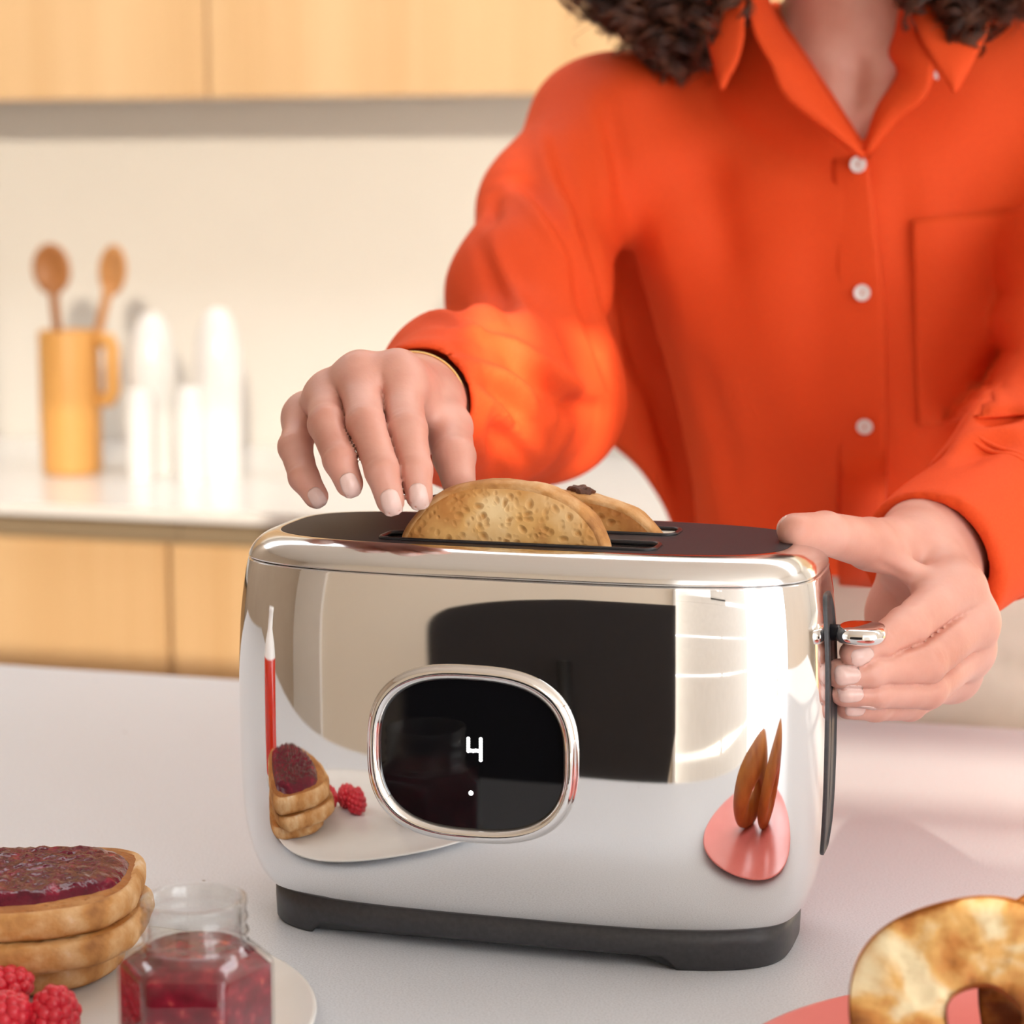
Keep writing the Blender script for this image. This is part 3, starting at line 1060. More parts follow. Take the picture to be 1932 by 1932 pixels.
# jam layer on the top slice (top is local +Y after the rotation of -? so build on both signs safely: local -Y is up)
rj = np.random.default_rng(5)
N_ = 110
ring_pts = []
V_, F_ = [], []
KS = np.linspace(0.04, 1, 22)
jo = slice_outline(0.0545, 0.044, n=N_, seed=22, wob=.035)
for sgn in (1,):
    for k in KS:
        for i, (x, z) in enumerate(jo):
            lump = 0.0009 * math.sin(x * k * 300 + 1 + 1.8 * math.sin(z * k * 170)) * math.sin(z * k * 280 + 2 + 1.9 * math.sin(x * k * 190 + 1)) + 0.0007 * math.sin(x * k * 700 + z * k * 560) * math.sin(z * k * 610 - x * k * 330 + 1)
            hgt = (0.0048 + lump) * (1 - max(0, (k - .8) / .2) ** 2) + (-0.0014 if k == 1 else 0)
            V_.append((x * k, -(STH / 2 + hgt), z * k))
    V_.append((0, -(STH / 2 + .0048 + .0011 * math.sin(1) * math.sin(2)), 0))
    for q in range(len(KS) - 1):
        for i in range(N_):
            j = (i + 1) % N_
            F_.append((q * N_ + i, q * N_ + j, (q + 1) * N_ + j, (q + 1) * N_ + i))
    for i in range(N_):
        F_.append((len(V_) - 1, (i + 1) % N_, i))
sgn_up = (s_.matrix_world.to_3x3() @ Vector((0, -1, 0))).z
V_ = [(a, b_ if sgn_up > 0 else -b_, c) for a, b_, c in V_]
jm = mesh_obj('jam_spread', V_, F_, 'jam', s_)
jm['label'] = 'glossy dark berry jam'

# jar: hexagonal glass, jam inside, open neck
JC = onz(366, 1693, 0.0785)
JB = 0.0045
jar = thing('jam_jar', 'open hexagonal glass jar of raspberry jam on the white plate', 'jar', (JC[0], JC[1], JB))


def hexring(r, z, bev=0.16, rot=math.radians(14)):
    out = []
    for i in range(6):
        for t in (-bev, -bev * .35, bev * .35, bev):
            a = rot + math.radians(60 * i) + t * .55
            apo = r * math.cos(math.radians(30))
            # rounded hexagon radius at angle
            base = math.radians(60 * i) + rot
            d = a - base
            rr = min(apo / math.cos(math.radians(30) - abs(d)), r * 0.985)
            out.append((rr * math.cos(a), rr * math.sin(a), z))
        for t in (.3, .5, .7):
            a = rot + math.radians(60 * i + 60 * t)
            rr = r * math.cos(math.radians(30)) / math.cos(math.radians(abs(60 * t - 30)))
            out.append((rr * math.cos(a), rr * math.sin(a), z))
    out.sort(key=lambda p: math.atan2(p[1], p[0]))
    return out


nh = len(hexring(1, 0))


def circ(r, z):
    an = [math.atan2(p[1], p[0]) for p in hexring(1, 0)]
    return [(r * math.cos(a), r * math.sin(a), z) for a in an]


def mixr(a, b_, t):
    return [tuple(p[i] * (1 - t) + q[i] * t for i in range(3)) for p, q in zip(a, b_)]


HB = 0.0475
outer = [hexring(.0305, 0.0), hexring(.0335, 0.0015), hexring(.0345, 0.004), hexring(.0345, HB - .003), hexring(.0340, HB - .001), hexring(.0325, HB + .0015),
         mixr(hexring(.0300, HB + .003), circ(.0265, HB + .003), .55), circ(.0235, HB + .005), circ(.0222, HB + .0075), circ(.0222, HB + .0095), circ(.0232, HB + .0115),
         circ(.0222, HB + .0135), circ(.0222, HB + .016), circ(.0230, HB + .0178), circ(.0222, HB + .0195), circ(.0222, HB + .0225), circ(.0228, HB + .0245), circ(.0226, HB + .0262)]
inner = [circ(.0214, HB + .0266), circ(.0202, HB + .0255), circ(.0200, HB + .020), circ(.0200, HB + .008), mixr(hexring(.027, HB + .0005), circ(.024, HB + .0005), .6),
         hexring(.0312, HB - .003), hexring(.0318, 0.006), hexring(.029, 0.0035)]
v, f = loft(outer + inner)
mesh_obj('glass', v, f, 'glass', jar)
jl = [hexring(.0300, 0.0025), hexring(.0331, 0.005), hexring(.0330, HB - .0030), mixr(hexring(.0295, HB + .001), circ(.0258, HB + .001), .6), circ(.0212, HB + .0030), circ(.0208, HB + .0046),
      circ(.012, HB + .0040), circ(.004, HB + .0044)]
v, f = loft(jl)
o = mesh_obj('jam_fill', v, f, 'jar_jam', jar)
o['label'] = 'dark red raspberry jam inside the jar'


def raspberry(loc, s, label, rot):
    bm = bmesh.new()
    for lev_, (zr, rr, cnt) in enumerate([(-.75, .55, 7), (-.35, .86, 10), (.08, .92, 11), (.5, .72, 9), (.85, .40, 5), (1.05, .0, 1)]):
        for i in range(cnt):
            a = 2 * math.pi * (i + .5 * (lev_ % 2)) / cnt
            bmesh.ops.create_icosphere(bm, subdivisions=2, radius=.33, matrix=Matrix.Translation((rr * math.cos(a) * .8, rr * math.sin(a) * .8, zr * .95)))
    bmesh.ops.create_icosphere(bm, subdivisions=2, radius=.68, matrix=Matrix.Diagonal((1, 1, 1.25, 1)))
    o = bm_obj('raspberry', bm, 'berry')
    o.scale = (s, s, s)
    o.rotation_euler = rot
    o.location = loc
    tag(o, label, 'raspberry', 'raspberries on the white plate')
    return o


for px, py, z, s, lab_, rot in [(103, 1912, .0160, .0115, 'red raspberry nearest the jam jar', (.3, .2, 0)), (12, 1918, .0160, .0115, 'red raspberry at the left picture edge, front one', (.9, .4, 1)),
                                (10, 1868, .0190, .0110, 'darker raspberry behind the others at the left picture edge', (.2, 1.1, .6))]:
    p = onz(px, py, z)
    raspberry(p, s, lab_, rot)

# ------------------------------------------------------------------ coral plate and bagel halves
PK = Vector((0.268, -0.187, 0.0))
plate('plate', 'coral pink plate under the bagel', PK, 0.134, 'pink')


def bagel(label, Mx, seed, R=0.034, r=0.0195):
    e = thing('bagel_half', label, 'bagel', group='toasted bagel halves')
    rb = np.random.default_rng(seed)
    nu, nv = 96, 14
    Vd, Fd = [], []
    # cut face: flat annulus facing local +Z, slightly uneven; crust: lower half torus
    for i in range(nu):
        a = 2 * math.pi * i / nu
        wob = 1 + .03 * math.sin(2 * a + seed) + .02 * math.sin(5 * a + 1)
        for k in range(nv):
            t = -1 + 2 * k / (nv - 1)
            rad = (R + r * .97 * t) * wob
            z = 0.0015 * (1 - t * t) + .0006 * math.sin(9 * a + 5 * t) + rb.normal() * .0003 - (0.0012 if k in (0, nv - 1) else 0)
            Vd.append((rad * math.cos(a), rad * math.sin(a), z))
    for i in range(nu):
        j = (i + 1) % nu
        for k in range(nv - 1):
            Fd.append((i * nv + k, i * nv + k + 1, j * nv + k + 1, j * nv + k))
    mesh_obj('cut_face', Vd, Fd, 'bagel', e)
    Vd, Fd = [], []
    nv = 20
    for i in range(nu):
        a = 2 * math.pi * i / nu
        wob = 1 + .03 * math.sin(2 * a + seed) + .02 * math.sin(5 * a + 1)
        for k in range(nv):
            b_ = math.pi * k / (nv - 1)
            rad = (R + r * math.cos(b_)) * wob
            Vd.append((rad * math.cos(a), rad * math.sin(a), -0.019 * math.sin(b_) ** .8 + .0005))
    for i in range(nu):
        j = (i + 1) % nu
        for k in range(nv - 1):
            Fd.append((i * nv + k, j * nv + k, j * nv + k + 1, i * nv + k + 1))
    mesh_obj('bagel_crust', Vd, Fd, 'bagel_crust', e)
    e.matrix_world = Mx
    return e


bc = onz(1856, 1920, 0.0475)
tilt = math.radians(50)
toward = Matrix.Rotation(math.atan2(CAM[1] - bc[1], CAM[0] - bc[0]) + math.pi / 2, 4, 'Z')
bagel('toasted bagel half leaning up with its cut face to the viewer', Matrix.Translation(bc) @ toward @ Matrix.Rotation(tilt, 4, 'X'), 2)
bc2 = onz(2085, 1880, 0.0490)
bagel('toasted bagel half behind the leaning one at the right edge', Matrix.Translation((bc2[0], bc2[1] + .010, bc2[2])) @ toward @ Matrix.Rotation(tilt, 4, 'X'), 6)

# ================================================================== BACK COUNTER THINGS
pt = onz(137, 893, 0.0)
pot = thing('utensil_pot', 'turned beech pot holding two wooden spoons', 'pot', (pt[0], pt[1], 0.0))
lathe('pot_body', [(.034, 0), (.0385, .002), (.0395, .01), (.0405, .09), (.0400, .186), (.0390, .190), (.0365, .190), (.0355, .185), (.035, .02), (.001, .018)], 'pot_wood', pot, 56)
bm = bmesh.new()
v, f = tube_data([(0.036, 0, .178), (.060, 0, .178), (.062, 0, .17), (.062, 0, .11), (.058, 0, .10), (.036, 0, .10)], [.010] * 6, 12)
mesh_obj('pot_handle', v, f, 'pot_wood', pot)


def spoon(name, label, base, head, mat, facing):
    base, head = np.array(base), np.array(head)
    e = thing(name, label, 'spoon', base, 'wooden spoons in the pot')
    d = head - base
    L = np.linalg.norm(d)
    tube('handle', [(0, 0, 0), tuple(d * .5), tuple(d * .86), tuple(d * .92)], [.0055, .006, .0065, .009], mat, e, 12)
    bm = bmesh.new()
    bmesh.ops.create_uvsphere(bm, u_segments=28, v_segments=18, radius=1)
    for q in bm.verts:
        x, y, z = q.co
        hollow = -0.55 * max(0, 1 - (x * x + z * z) * 1.5) if y < 0 else 0
        q.co = Vector((x * .0265, (y * .008) * (1 if y > 0 else .6) - hollow * .013, z * .034))
    bmesh.ops.rotate(bm, verts=bm.verts, cent=(0, 0, 0), matrix=Matrix.Rotation(facing, 3, 'Z') @ Matrix.Rotation(math.atan2(d[0], d[2]), 3, 'Y'))
    bmesh.ops.translate(bm, verts=bm.verts, vec=tuple(d))
    bm_obj('bowl', bm, mat, e)


spoon('wooden_spoon', 'dark cherry wood spoon, left one in the pot', (pt[0] - .002, pt[1] - .004, .03), ony(97, 508, pt[1] - .01), 'dark_spoon', 0.1)
spoon('wooden_spoon', 'lighter olive wood spoon, right one in the pot', (pt[0] - .004, pt[1] + .008, .03), ony(212, 510, pt[1] + .006), 'light_spoon', -.4)


def bottle(px, py, h, r, label, tall, cat):
    p = onz(px, py, 0.0)
    if tall:
        prof = [(r * .80, 0), (r * .86, .003), (r * .90, h * .25), (r, h * .55), (r * .98, h * .70), (r * .84, h * .84), (r * .60, h * .94), (r * .36, h * .985), (r * .12, h)]
    else:
        prof = [(r * .82, 0), (r * .90, .003), (r * .96, h * .3), (r, h * .75), (r * .96, h * .9), (r * .80, h * .985), (r * .66, h), (r * .58, h * .985), (r * .5, h * .9), (.002, h * .88)]
    pr = catmull([(a, b_, 0) for a, b_ in prof], 4)[:, :2]
    o = lathe('ceramic_bottle' if tall else 'ceramic_cup', [tuple(q) for q in pr], 'ceramic', None, 40)
    o.location = (p[0], p[1], 0.0003)
    tag(o, label, cat, 'white ceramics on the back worktop')


bottle(292, 893, .214, .0325, 'tall white ceramic bottle nearest the utensil pot', True, 'bottle')
bottle(416, 905, .224, .0315, 'tall white ceramic bottle right of the other bottle', True, 'bottle')
bottle(268, 906, .118, .0185, 'small white ceramic cup before the left bottle', False, 'cup')
bottle(360, 912, .124, .0180, 'small white ceramic cup between the two bottles', False, 'cup')

# ================================================================== SEEN ONLY AS REFLECTIONS IN THE CHROME
fl = thing('dark_mirror_panel', 'black cloth panel standing in for the dark shape mirrored in the toaster front', 'flag', (-0.30, -1.55, ZF))  # stand-in for an unidentified dark thing, outlined to give its mirrored shape
poly = []
for k in range(13):
    a = math.radians(90 + 90 * k / 12)
    poly.append((0.04 + 0.28 * math.cos(a), 1.04 + 0.28 * math.sin(a)))
poly += [(-0.24, 0.62), (-0.15, 0.40), (0.10, 0.40), (0.26, 0.46), (0.42, 0.56), (0.485, 0.68), (0.485, 1.32)]
rings = [[(x, y, z) for x, z in poly] for y in (-0.012, 0.012)]
v, f = loft(rings)
mesh_obj('panel_cloth', v, f, 'black_cloth', fl, smooth=False)
tube('stand_pole', [(0.0, 0.025, 0), (0.0, 0.025, 0.9)], 0.012, 'black_metal', fl)
lathe('stand_base', [(.14, 0), (.14, .012), (.03, .03), (.013, .04)], 'black_metal', fl, 32, (0, .025, 0))

rbx = thing('drink_bottle', 'slim glass bottle of red cordial, mirrored at the left end of the toaster', 'bottle', (-0.365, -0.165, 0.0))
lathe('bottle_glass', [(.026, 0), (.028, .003), (.028, .105), (.022, .122), (.012, .138), (.011, .160), (.0125, .162), (.0125, .168), (.009, .168)], 'ceramic', rbx, 32)
lathe('cordial', [(.0284, .012), (.0285, .013), (.0285, .104), (.0284, .105)], 'red_drink', rbx, 32)


# ================================================================== PERSON
PB = thing('person', 'person in an orange button shirt and cream trousers, taking out toast', 'person', (0.10, 0.72, ZF))
PINV = Matrix.Translation((-0.10, -0.72, -ZF))


def own(o):
    """meshes are modelled in world coordinates; hang them on the person"""
    o.parent = PB
    o.matrix_parent_inverse = PINV
    return o


def sub(o, parent):
    o.parent = parent
    return o


# ------------------------------------------------------------------ joints
SH_R, EL_R, WR_R = ony(1128, 252, 0.560), ony(1008, 742, 0.345), ony(782, 762, 0.085)
SH_L, EL_L, WR_L = np.array([0.262, 0.575, 0.395]), np.array([0.268, 0.365, 0.225]), ony(1762, 1052, 0.15)

# ------------------------------------------------------------------ shirt: torso and sleeves, one draped surface
S = Field((-0.19, 0.05, 0.06), (0.40, 0.80, 0.53), 0.0030)
S.ell((0.098, 0.590, 0.335), (0.172, 0.118, 0.185), .02)
S.ell((0.102, 0.650, 0.140), (0.150, 0.128, 0.220), .09)
S.cone((-0.036, 0.580, 0.34), (-0.020, 0.585, 0.22), .060, .062, .04)
S.cone((-0.020, 0.585, 0.22), (0.034, 0.590, 0.08), .062, .056, .04)
S.cone(ony(1165, 290, .580), ony(1180, 520, .588), .040, .042, .02)
S.cone(ony(1180, 520, .588), ony(1215, 760, .590), .042, .040, .02)
# the loose front hangs proud of the side cloth: step it back left of a hanging edge
EDGE = np.array([ony(x, y, Y_) for x, y, Y_ in ((1100, 120, .50), (1128, 190, .50), (1172, 319, .495), (1206, 435, .495), (1238, 542, .50), (1278, 671, .505), (1304, 800, .51),
                                                (1326, 943, .515), (1345, 1120, .52))])
o_ = np.argsort(EDGE[:, 2])
X, Y, Z = S.grid((slice(None),) * 3)
xe = np.interp(Z.ravel(), EDGE[o_, 2], EDGE[o_, 0])[None, None, :]
ye = np.interp(Z.ravel(), EDGE[o_, 2], EDGE[o_, 1])[None, None, :]
for p_, q_ in zip(EDGE[1:-1], EDGE[2:]):
    S.cone(p_ + np.array([.024, .026, 0]), q_ + np.array([.024, .026, 0]), .026, .026, .035)
ys_ = ye + np.interp(Z.ravel(), [.08, .20, .30, .38, .42, .45], [.050, .050, .042, .026, .010, -.03])[None, None, :]
wedge = np.maximum((X - xe) * .80 + (Y - ye) * .60, Y - ys_).astype(np.float32)
S.v = -S.smin(-S.v, wedge, .008)
# deep shadowed channel between the side cloth and the hanging front
CH = []
for x, y, r_ in ((1140, 230, .005), (1160, 320, .010), (1178, 420, .015), (1206, 542, .020), (1240, 671, .022), (1268, 800, .023), (1298, 943, .023), (1325, 1100, .022)):
    h_ = S.hit(x, y)
    if h_ is not None:
        CH.append((h_ + (h_ - CAM) / np.linalg.norm(h_ - CAM) * (r_ * .8 + .004), r_))
for (a_, ra_), (b_, rb_) in zip(CH[:-1], CH[1:]):
    S.cone(a_, b_, ra_, rb_, .010, sub=True)
S.cone((-0.060, 0.600, 0.405), (0.235, 0.600, 0.408), .058, .062, .05)
S.cone((0.035, 0.600, 0.440), (0.165, 0.600, 0.440), .055, .055, .06)
# sleeves, kept apart from the trunk by a crease
SL = np.full(S.v.shape, 1.0, np.float32)
ARM = [(SH_R, .053), (ony(1044, 390, .490), .047), (ony(996, 560, .405), .051), (EL_R, .057)]
for (a_, ra_), (b_, rb_) in zip(ARM[:-1], ARM[1:]):
    S.cone(a_, b_, ra_, rb_, .03, arr=SL)
MID_R = EL_R * .45 + WR_R * .55
S.cone(EL_R, MID_R, .057, .053, .022, arr=SL)
S.cone(MID_R, WR_R + (EL_R - WR_R) * .08, .054, .037, .022, arr=SL)
S.cone(SH_L, EL_L, .066, .062, .03, arr=SL)
MID_L = EL_L * .45 + WR_L * .55
S.cone(EL_L, MID_L, .062, .050, .022, arr=SL)
S.cone(MID_L, WR_L + (EL_L - WR_L) * .02, .050, .043, .022, arr=SL)
kk = np.interp(Z.ravel(), [.30, .40], [.010, .045])[None, None, :].astype(np.float32)
S.v = S.smin(S.v, SL, kk)


def fpx(pp, amp, w, taper=True):
    FOLDS.append((pp, amp, w, taper))


FOLDS = []


def pair(pp, amp, w, off):
    """a crisp fold: ridge along pp with a valley beside it, off pixels to the right of its run"""
    fpx(pp, amp, w)
    q = np.array(pp, float)
    t = np.gradient(q, axis=0)
    t /= np.linalg.norm(t, axis=1)[:, None]
    nn = np.stack([-t[:, 1], t[:, 0]], 1)
    fpx([tuple(p) for p in q + nn * off * 1.7], -amp * 1.1, w)


# trunk
fpx([(1300, 640), (1340, 760), (1400, 960)], -.006, .012)
fpx([(1270, 200), (1320, 330), (1400, 520)], -.004, .016)
fpx([(1320, 160), (1400, 250), (1520, 305), (1610, 330)], -.007, .012)
fpx([(1480, 420), (1460, 640), (1480, 900)], .004, .03)
fpx([(1380, 330), (1400, 560), (1400, 800)], .004, .03)
fpx([(1540, 360), (1545, 640), (1555, 960)], -.003, .015)
fpx([(1740, 560), (1780, 700), (1760, 900)], -.005, .018)
fpx([(1800, 330), (1830, 480), (1905, 560)], -.005, .016)
fpx([(1700, 300), (1705, 520), (1700, 800)], -.004, .012)
pair([(1205, 700), (1225, 800), (1262, 930)], .004, .007, -14)
fpx([(1170, 560), (1195, 660), (1225, 760)], -.005, .007)
# image-left sleeve
pair([(1013, 242), (1043, 353), (1078, 430), (1112, 540), (1140, 650)], .0050, .0065, -16)
fpx([(1086, 435), (1104, 543), (1125, 610), (1150, 720)], -.010, .008)
pair([(950, 352), (1000, 400), (1035, 445), (1066, 500)], .0045, .0060, -15)
pair([(925, 436), (945, 500), (983, 577), (1026, 650)], .0042, .0055, 15)
fpx([(926, 385), (930, 425)], -.008, .007)
pair([(1110, 200), (1135, 290), (1150, 400)], .003, .008, -16)
fpx([(1000, 560), (1040, 650), (1080, 740)], .003, .012)
# the upper sleeve bags over the forearm
pair([(812, 592), (850, 600), (905, 636), (960, 650)], .0060, .0070, -15)
pair([(805, 622), (850, 628), (920, 640), (1000, 672), (1080, 730), (1150, 745)], .0060, .0070, 18)
fpx([(885, 640), (930, 648), (965, 665), (990, 692)], -.0085, .0065)
pair([(928, 700), (955, 712), (990, 745), (1012, 795)], .0060, .0065, 16)
fpx([(935, 800), (955, 825), (975, 850), (1000, 888)], -.009, .0065)
pair([(870, 735), (930, 762), (975, 810), (1010, 860)], .0040, .0060, -14)
fpx([(925, 790), (940, 850), (945, 900)], -.007, .006)
fpx([(1005, 690), (1030, 740), (1040, 800)], -.004, .009)
fpx([(1085, 760), (1060, 800), (1045, 850)], -.004, .008)
# image-right sleeve
pair([(1932, 570), (1870, 640), (1836, 720), (1835, 790)], .006, .009, -16)
pair([(1932, 690), (1885, 742), (1840, 800), (1780, 860)], .008, .009, 20)
fpx([(1930, 775), (1885, 790), (1845, 808)], -.006, .007)
pair([(1932, 812), (1880, 812), (1830, 830), (1790, 858)], .004, .007, -14)
POLY = [(S.hits(pp), a, w, t) for pp, a, w, t in FOLDS]
PN = [[S.normal(q) for q in h[0]] for h in POLY]
for (pts_, a_, w_, t_), nn_ in zip(POLY, PN):
    if len(pts_) > 1:
        S.fold(pts_, a_ * 1.0, w_, t_, nn_)
# soft overall unevenness of draped cloth
X, Y, Z = S.grid((slice(None),) * 3)
S.v += (0.0016 * np.sin(31 * X + 17 * Z + 3 * Y + 1.0) * np.sin(23 * Z - 14 * X + 11 * Y) +
        0.0009 * np.sin(67 * X - 41 * Z + 20 * Y) * np.sin(53 * Z + 30 * Y + 2)).astype(np.float32)
# hem
hem = 0.088 + 0.010 * np.cos((X - 0.10) * 14)
S.v = np.maximum(S.v, (hem - Z).astype(np.float32))
SOLID = S.v.copy()
# open sleeve ends
dR = (WR_R - EL_R) / np.linalg.norm(WR_R - EL_R)
dL = (WR_L - EL_L) / np.linalg.norm(WR_L - EL_L)
for w_, d_, r_, back in ((WR_R, dR, .033, .022), (WR_L, dL, .0355, .05)):
    X, Y, Z = S.grid((slice(None),) * 3)
    ax = (X - w_[0]) * d_[0] + (Y - w_[1]) * d_[1] + (Z - w_[2]) * d_[2]
    near = np.sqrt((X - w_[0]) ** 2 + (Y - w_[1]) ** 2 + (Z - w_[2]) ** 2) < 0.12
    end = ax - (0.006 if r_ > .035 else -0.002)
    S.v = np.where(near, np.maximum(S.v, end.astype(np.float32)), S.v)
    S.cone(w_ - d_ * back, w_ + d_ * .06, r_ - .003, r_, .004, sub=True)
# V neck opening: an X-Z polygon carved through the front
nk = [ony(1622, 268, .47), ony(1560, 175, .47), ony(1500, 85, .49), ony(1440, -10, .52), ony(1400, -120, .55), ony(1740, -120, .55), ony(1705, -10, .52),
      ony(1690, 60, .50), ony(1693, 140, .48), ony(1655, 205, .475)]
nk = np.array(nk)[:, [0, 2]]
X, Y, Z = S.grid((slice(None),) * 3)
px_, pz_ = np.broadcast_arrays(X[:, 0, :], Z[:, 0, :])
ins = np.zeros(px_.shape, bool)
dist = np.full(px_.shape, 9.0)
for i in range(len(nk)):
    a, b_ = nk[i], nk[(i + 1) % len(nk)]
    cond = ((a[1] > pz_) != (b_[1] > pz_)) & (px_ < (b_[0] - a[0]) * (pz_ - a[1]) / (b_[1] - a[1] + 1e-9) + a[0])
    ins ^= cond
    ba = b_ - a
    t = np.clip(((px_ - a[0]) * ba[0] + (pz_ - a[1]) * ba[1]) / (ba @ ba), 0, 1)
    dist = np.minimum(dist, np.hypot(px_ - a[0] - t * ba[0], pz_ - a[1] - t * ba[1]))
sd = np.where(ins, -dist, dist)[:, None, :]
car = np.maximum(sd, Y - 0.60)
S.v = np.maximum(S.v, (-car).astype(np.float32))
vv, qq = S.surface()
vv = relax(vv, qq, 1)
S.v = SOLID
shirt = own(quad_obj('shirt', vv, qq, 'shirt'))
shirt['label'] = 'loose bright orange button shirt with long sleeves'


def srf(px, py, lift=0.0, fallback=0.47):
    h = S.hit(px, py)
    if h is None:
        return ony(px, py, fallback)
    return h + S.normal(h) * lift


def smooth_line(P, it=6):
    P = np.array(P, float)
    for _ in range(it):
        Q = P.copy()
        Q[1:-1] = (P[:-2] + 2 * P[1:-1] + P[2:]) / 4
        P = Q
    return P


# placket: the overlapping front edge
ys = np.linspace(300, 1105, 40)
ed_r = smooth_line([srf(1640 + min((y - 300) * .09, 24) + (y - 300) * .018, y, .0030) for y in ys])
ed_l = smooth_line([srf(1570 + (y - 300) * .018, y, -.0013) for y in ys])
sub(sheet('placket', ed_l, ed_r, .0022, 'shirt', None, 6, 0.0006), shirt)
# pocket
cols = np.linspace(1722, 1985, 26)
top_ = smooth_line([srf(x, 415 - (x - 1722) * .10, .0022) for x in cols])
bot_ = smooth_line([srf(x + 8, 800 - (x - 1722) * .05, .0020) for x in cols])
rows_ = []
for k in range(19):
    t = k / 18
    rows_.append(smooth_line([srf(x + 8 * t, (415 - (x - 1722) * .10) * (1 - t) + (800 - (x - 1722) * .05) * t, .0021 + (.0010 if t < .21 else 0)) for x in cols], 3))
G = np.array(rows_)
V_, F_ = [], []
for k in range(19):
    for i in range(26):
        V_.append(G[k, i])
for k in range(18):
    for i in range(25):
        F_.append((k * 26 + i, k * 26 + i + 1, (k + 1) * 26 + i + 1, (k + 1) * 26 + i))
pk = mesh_obj('chest_pocket', V_, F_, 'shirt')
sm_ = pk.modifiers.new('thickness', 'SOLIDIFY')
sm_.thickness = 0.0022
sub(pk, shirt)


def button(px, py, r=.0058, lift=.0048, fb=.45, nrm=None):
    c = srf(px, py, lift, fb)
    n = S.normal(srf(px, py, 0, fb)) if nrm is None else np.array(nrm)
    q = Vector(n).to_track_quat('Z', 'Y').to_matrix().to_4x4()
    Mx = Matrix.Translation(Vector(c)) @ q
    prof_ = [(.0001, -.001), (r * .9, -.001), (r, 0), (r * .97, .0010), (r * .86, .0012), (r * .72, .0006), (r * .3, .0004), (.0001, .0004)]
    n_ = 28
    V_, F_ = [], []
    for (a, z) in prof_:
        for i in range(n_):
            V_.append(Mx @ Vector((a * math.cos(2 * math.pi * i / n_), a * math.sin(2 * math.pi * i / n_), z)))
    for k in range(len(prof_) - 1):
        for i in range(n_):
            j = (i + 1) % n_
            F_.append((k * n_ + i, k * n_ + j, (k + 1) * n_ + j, (k + 1) * n_ + i))
    o = mesh_obj('button', V_, F_, 'button')
    sub(o, shirt)
    v_, f_ = tube_data([Mx @ Vector((0, -.0014, .0006)), Mx @ Vector((0, 0, .0013)), Mx @ Vector((0, .0014, .0006))], .0005, 6)
    t_ = mesh_obj('button_thread', v_, f_, 'thread')
    sub(t_, shirt)
    return o


for px, py in ((1621, 312), (1628, 551), (1633, 800)):
    button(px, py)


def curve3(pts, n=28):
    c = catmull([np.array(p) for p in pts], 10)
    idx = np.linspace(0, len(c) - 1, n)
    return np.array([c[int(i)] * (1 - i % 1) + c[min(int(i) + 1, len(c) - 1)] * (i % 1) for i in idx])


def P3(lst):
    return curve3([ony(a, b_, c) for a, b_, c in lst])


# turned-back front edges and collar leaves
sub(sheet('lapel', P3([(1440, -60, .545), (1450, 0, .520), (1479, 59, .497), (1525, 119, .478), (1575, 196, .463), (1607, 247, .457), (1634, 292, .456)]),
          P3([(1398, -50, .512), (1412, 20, .480), (1428, 75, .462), (1455, 122, .452), (1478, 178, .446), (1540, 232, .446), (1628, 300, .452)]), .0022, 'shirt', None, 7, .007), shirt)
sub(sheet('lapel', P3([(1712, -50, .540), (1700, 10, .520), (1690, 60, .504), (1678, 100, .490), (1694, 140, .476), (1655, 205, .464), (1628, 290, .458)]),
          P3([(1740, 0, .500), (1726, 55, .482), (1748, 95, .464), (1762, 135, .452), (1742, 188, .447), (1695, 228, .450), (1640, 296, .455)]), .0022, 'shirt', None, 7, .006), shirt)
sub(sheet('collar', P3([(1412, -60, .505), (1404, 20, .470), (1402, 75, .455), (1388, 125, .448), (1364, 168, .447)]),
          P3([(1330, -70, .560), (1322, -10, .520), (1330, 50, .490), (1345, 110, .466), (1362, 170, .449)]), .0022, 'shirt', None, 7, .004), shirt)
sub(sheet('collar', P3([(1718, -60, .510), (1722, 20, .482), (1738, 75, .464), (1768, 125, .452), (1800, 174, .446)]),
          P3([(1830, -70, .550), (1858, 0, .508), (1866, 50, .484), (1840, 110, .462), (1803, 175, .447)]), .0022, 'shirt', None, 7, .004), shirt)
button(1706, 84, .0060, 0, .466, (-.25, -.95, .2))
button(1757, 146, .0048, 0, .449, (.3, -.93, .1))

# cuff seams: narrow stitched ridges round the sleeve
for d_, w_, rr, back in ((dL, WR_L, .0465, .062), (dL, WR_L, .0462, .066)):
    a1 = np.cross(d_, [0, 0, 1.0])
    a1 /= np.linalg.norm(a1)
    a2 = np.cross(d_, a1)
    pts_ = []
    for k in range(60):
        an = 2 * math.pi * k / 60
        dr = math.cos(an) * a1 + math.sin(an) * a2
        c0 = w_ - d_ * back
        ts = np.linspace(.085, .02, 80)
        val = S.sample(c0 + ts[:, None] * dr)
        hit_ = np.where(val < 0)[0]
        t0 = ts[hit_[0]] if len(hit_) else .045
        pts_.append(c0 + dr * (t0 + .0002))
    pts_ = np.array(pts_)
    for _ in range(3):
        pts_ = (np.roll(pts_, 1, 0) + 2 * pts_ + np.roll(pts_, -1, 0)) / 4
    sub(tube('cuff_seam', pts_, .0015, 'shirt', None, 6, True), shirt)

# ------------------------------------------------------------------ hands
NAILS = []


